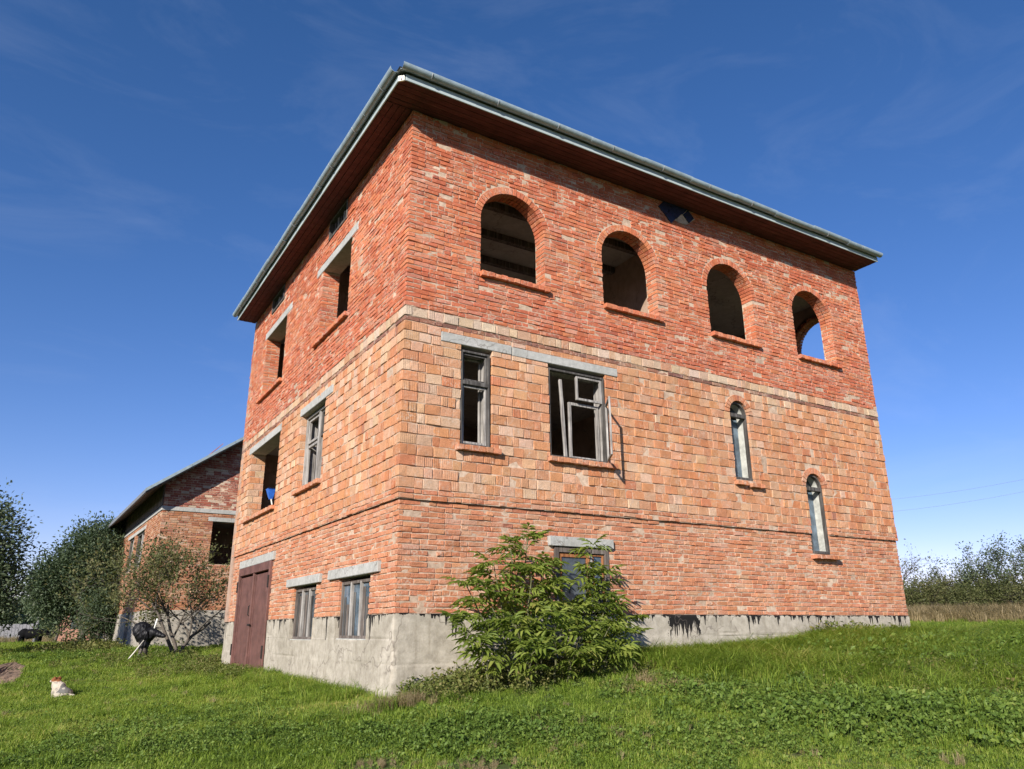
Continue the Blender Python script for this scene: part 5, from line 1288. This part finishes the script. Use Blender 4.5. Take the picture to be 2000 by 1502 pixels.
def draped():
    p = px2g(276, 1288); z = gz1(p[0], p[1]); h = _r.copy(); h[2] = 0; h /= np.linalg.norm(h)
    e = empty('draped_stump', (p[0], p[1], z), 'black plastic sheet draped over a stump in front of the gabled house', 'stump')
    g = G(); B = np.array([p[0], p[1], z-.1]); g.tube([B, B+up*.3+h*.02, B+up*.62-h*.03, B+up*.9], [.13, .105, .10, .08], 8); g.obj('stump', M['bark'], e, smooth=True)
    S = [((-.10, 0, .78), (.25, .24, .24), 0), ((.02, 0, .66), (.24, .20, .24), 0), ((.20, 0, .72), (.22, .13, .13), .2), ((.40, .0, .66), (.16, .09, .085), .25), ((.52, .0, .62), (.07, .06, .06), .2), ((.02, 0, .45), (.15, .14, .26), .1), ((.22, .02, .90), (.045, .045, .14), .25), ((-.16, .05, .60), (.10, .18, .16), 0)]
    me = blob(S, .022, smooth=2)
    co = np.empty(len(me.vertices)*3, np.float32); me.vertices.foreach_get('co', co); co = co.reshape(-1, 3)
    for i, v in enumerate(co):
        k = .035*n3(v[0]*9, v[1]*9, v[2]*4)+.02*n3(v[0]*22, v[1]*22, v[2]*9); r_ = np.array([v[0], v[1], 0]); l = np.linalg.norm(r_)+1e-6; co[i] = v+r_/l*k*1.2
    me.vertices.foreach_set('co', co.ravel()); colour_mesh(me, lambda x, y, z_: (.01, .01, .01)); me.polygons.foreach_set('use_smooth', np.zeros(len(me.polygons), bool)); me.materials.append(M['blacksheet'])
    o = bpy.data.objects.new('plastic_sheet', me); COL.objects.link(o); o.parent = e; o.rotation_euler = (0, 0, math.atan2(h[1], h[0])); o.scale = (.9, .9, .9)
    q = B+h*-.10-_f*.45; zq = gz1(q[0], q[1]); a = np.array([q[0]-h[0]*.10, q[1]-h[1]*.10, zq-.05]); bb = B+up*.60+h*.06-_f*.14
    G().tube([a, (a+bb)/2+h*.01, bb], [.018, .016, .014], 6).obj('pole', M['pale'], None, smooth=True, label='pale wooden pole leaning on the black draped stump', cat='pole')
    c = B+up*.92+h*.24; G().tube([c-up*.12-h*.02, c, c+up*.16+h*.03], [.02, .02, .022], 7).obj('stick', M['whitemetal'], None, smooth=True, label='white stick end poking up behind the black sheet', cat='stick')
dog(); cow(); draped()

# far left: fence, post, outbuilding, distant trees
def far_left():
    p0 = atd(-60, 1236, 62); p1 = atd(64, 1236, 60); d = p1-p0; L = np.hypot(d[0], d[1]); d[2] = 0; d /= L; nrm = np.array([d[1], -d[0], 0])
    z = gz1(p0[0], p0[1]); F = Frame((p0[0], p0[1], z), d, nrm)
    e = empty('board_fence', (p0[0], p0[1], z), 'long grey board fence far behind the cow', 'fence'); n = int(L/.22)
    for k in range(n): G().box((k*.22+.008, k*.22+.212), (0, .025), (.25, 1.35+random.uniform(-.03, .03)), F, .004).obj('board', M['fence'], e)
    for k in range(int(L/2.2)+1): G().box((k*2.2-.05, k*2.2+.05), (-.1, -.002), (-.2, 1.3), F, .004).obj('post', M['fence'], e)
    q = atd(69, 1240, 47); q[2] = gz1(q[0], q[1]); G().tube([q-up*.3, q+up*1.0, q+up*2.25+_r*.12], [.085, .075, .06], 7).obj('post', M['fence'], None, smooth=True, label='thin grey wooden post rising behind the cow', cat='post')
    # brick outbuilding half hidden by the trees
    a = atd(112, 1240, 50); c = atd(176, 1240, 50); dd = c-a; dd[2] = 0; L = np.linalg.norm(dd); dd /= L; nn = np.array([dd[1], -dd[0], 0]); z = gz1(a[0], a[1]); F = Frame((a[0], a[1], z), dd, nn)
    e = empty('outbuilding', (a[0], a[1], z), 'small pinkish brick outbuilding half hidden behind the dense tree', 'outbuilding')
    G().box((0, L), (-3, 0), (-.3, 2.2), F, .02).obj('wall', M['pinkbrick'], e); G().box((L*.35, L*.6), (-.1, .02), (.9, 1.7), F, .01).obj('window', M['glass'], e)
    V = [(-.3, .3, 2.15), (L+.3, .3, 2.15), (L+.3, -1.5, 3.2), (-.3, -1.5, 3.2), (L+.3, -3.3, 2.15), (-.3, -3.3, 2.15)]; V2 = [(u, w, zz-.08) for u, w, zz in V]
    G().add(F(V+V2), [(0, 1, 2, 3), (3, 2, 4, 5), (6, 9, 8, 7), (9, 11, 10, 8), (0, 6, 7, 1), (5, 4, 10, 11)], None).obj('roof', M['redroof'], e)
    # far trees that read as one band
    rnd = RN(60); P = []
    for k in range(1000):
        px = rnd.uniform(-260, 420); q = atd(px, 1236, rnd.uniform(150, 190)); hh = 6.0+2.5*n3(px*.02, 0, 1); cc = q.copy(); cc[2] = -1+rnd.uniform(0, hh)
        P.append(cc+rnd.normal(0, .9, (24, 3)))
    P = np.concatenate(P); g = G(); leaf_cards(g, P, .9, rnd); g.obj('distant_treeline', M['leafdark'], None, kind='stuff', label='dark band of distant trees on the horizon', cat='trees')
M['pinkbrick'] = mk_plain('pinkish_brick', (.42, .22, .16), .95, var=.25, scale=8)
far_left()
# overhead cables on the right
for k, (ya, yb) in enumerate(((977, 938), (1001, 962))):
    a = atd(1735, ya, 46); c = atd(2000, yb, 40); d = c-a; P = [a+d*t+up*(.35*(t-.5)**2-.05) for t in np.linspace(-1.2, 3.0, 24)]
    G().tube(P, .0048, 4).obj('overhead_cable', M['wire'], None, label=('upper' if k == 0 else 'lower')+' of the two thin overhead cables right of the house', cat='cable', group='overhead cables')
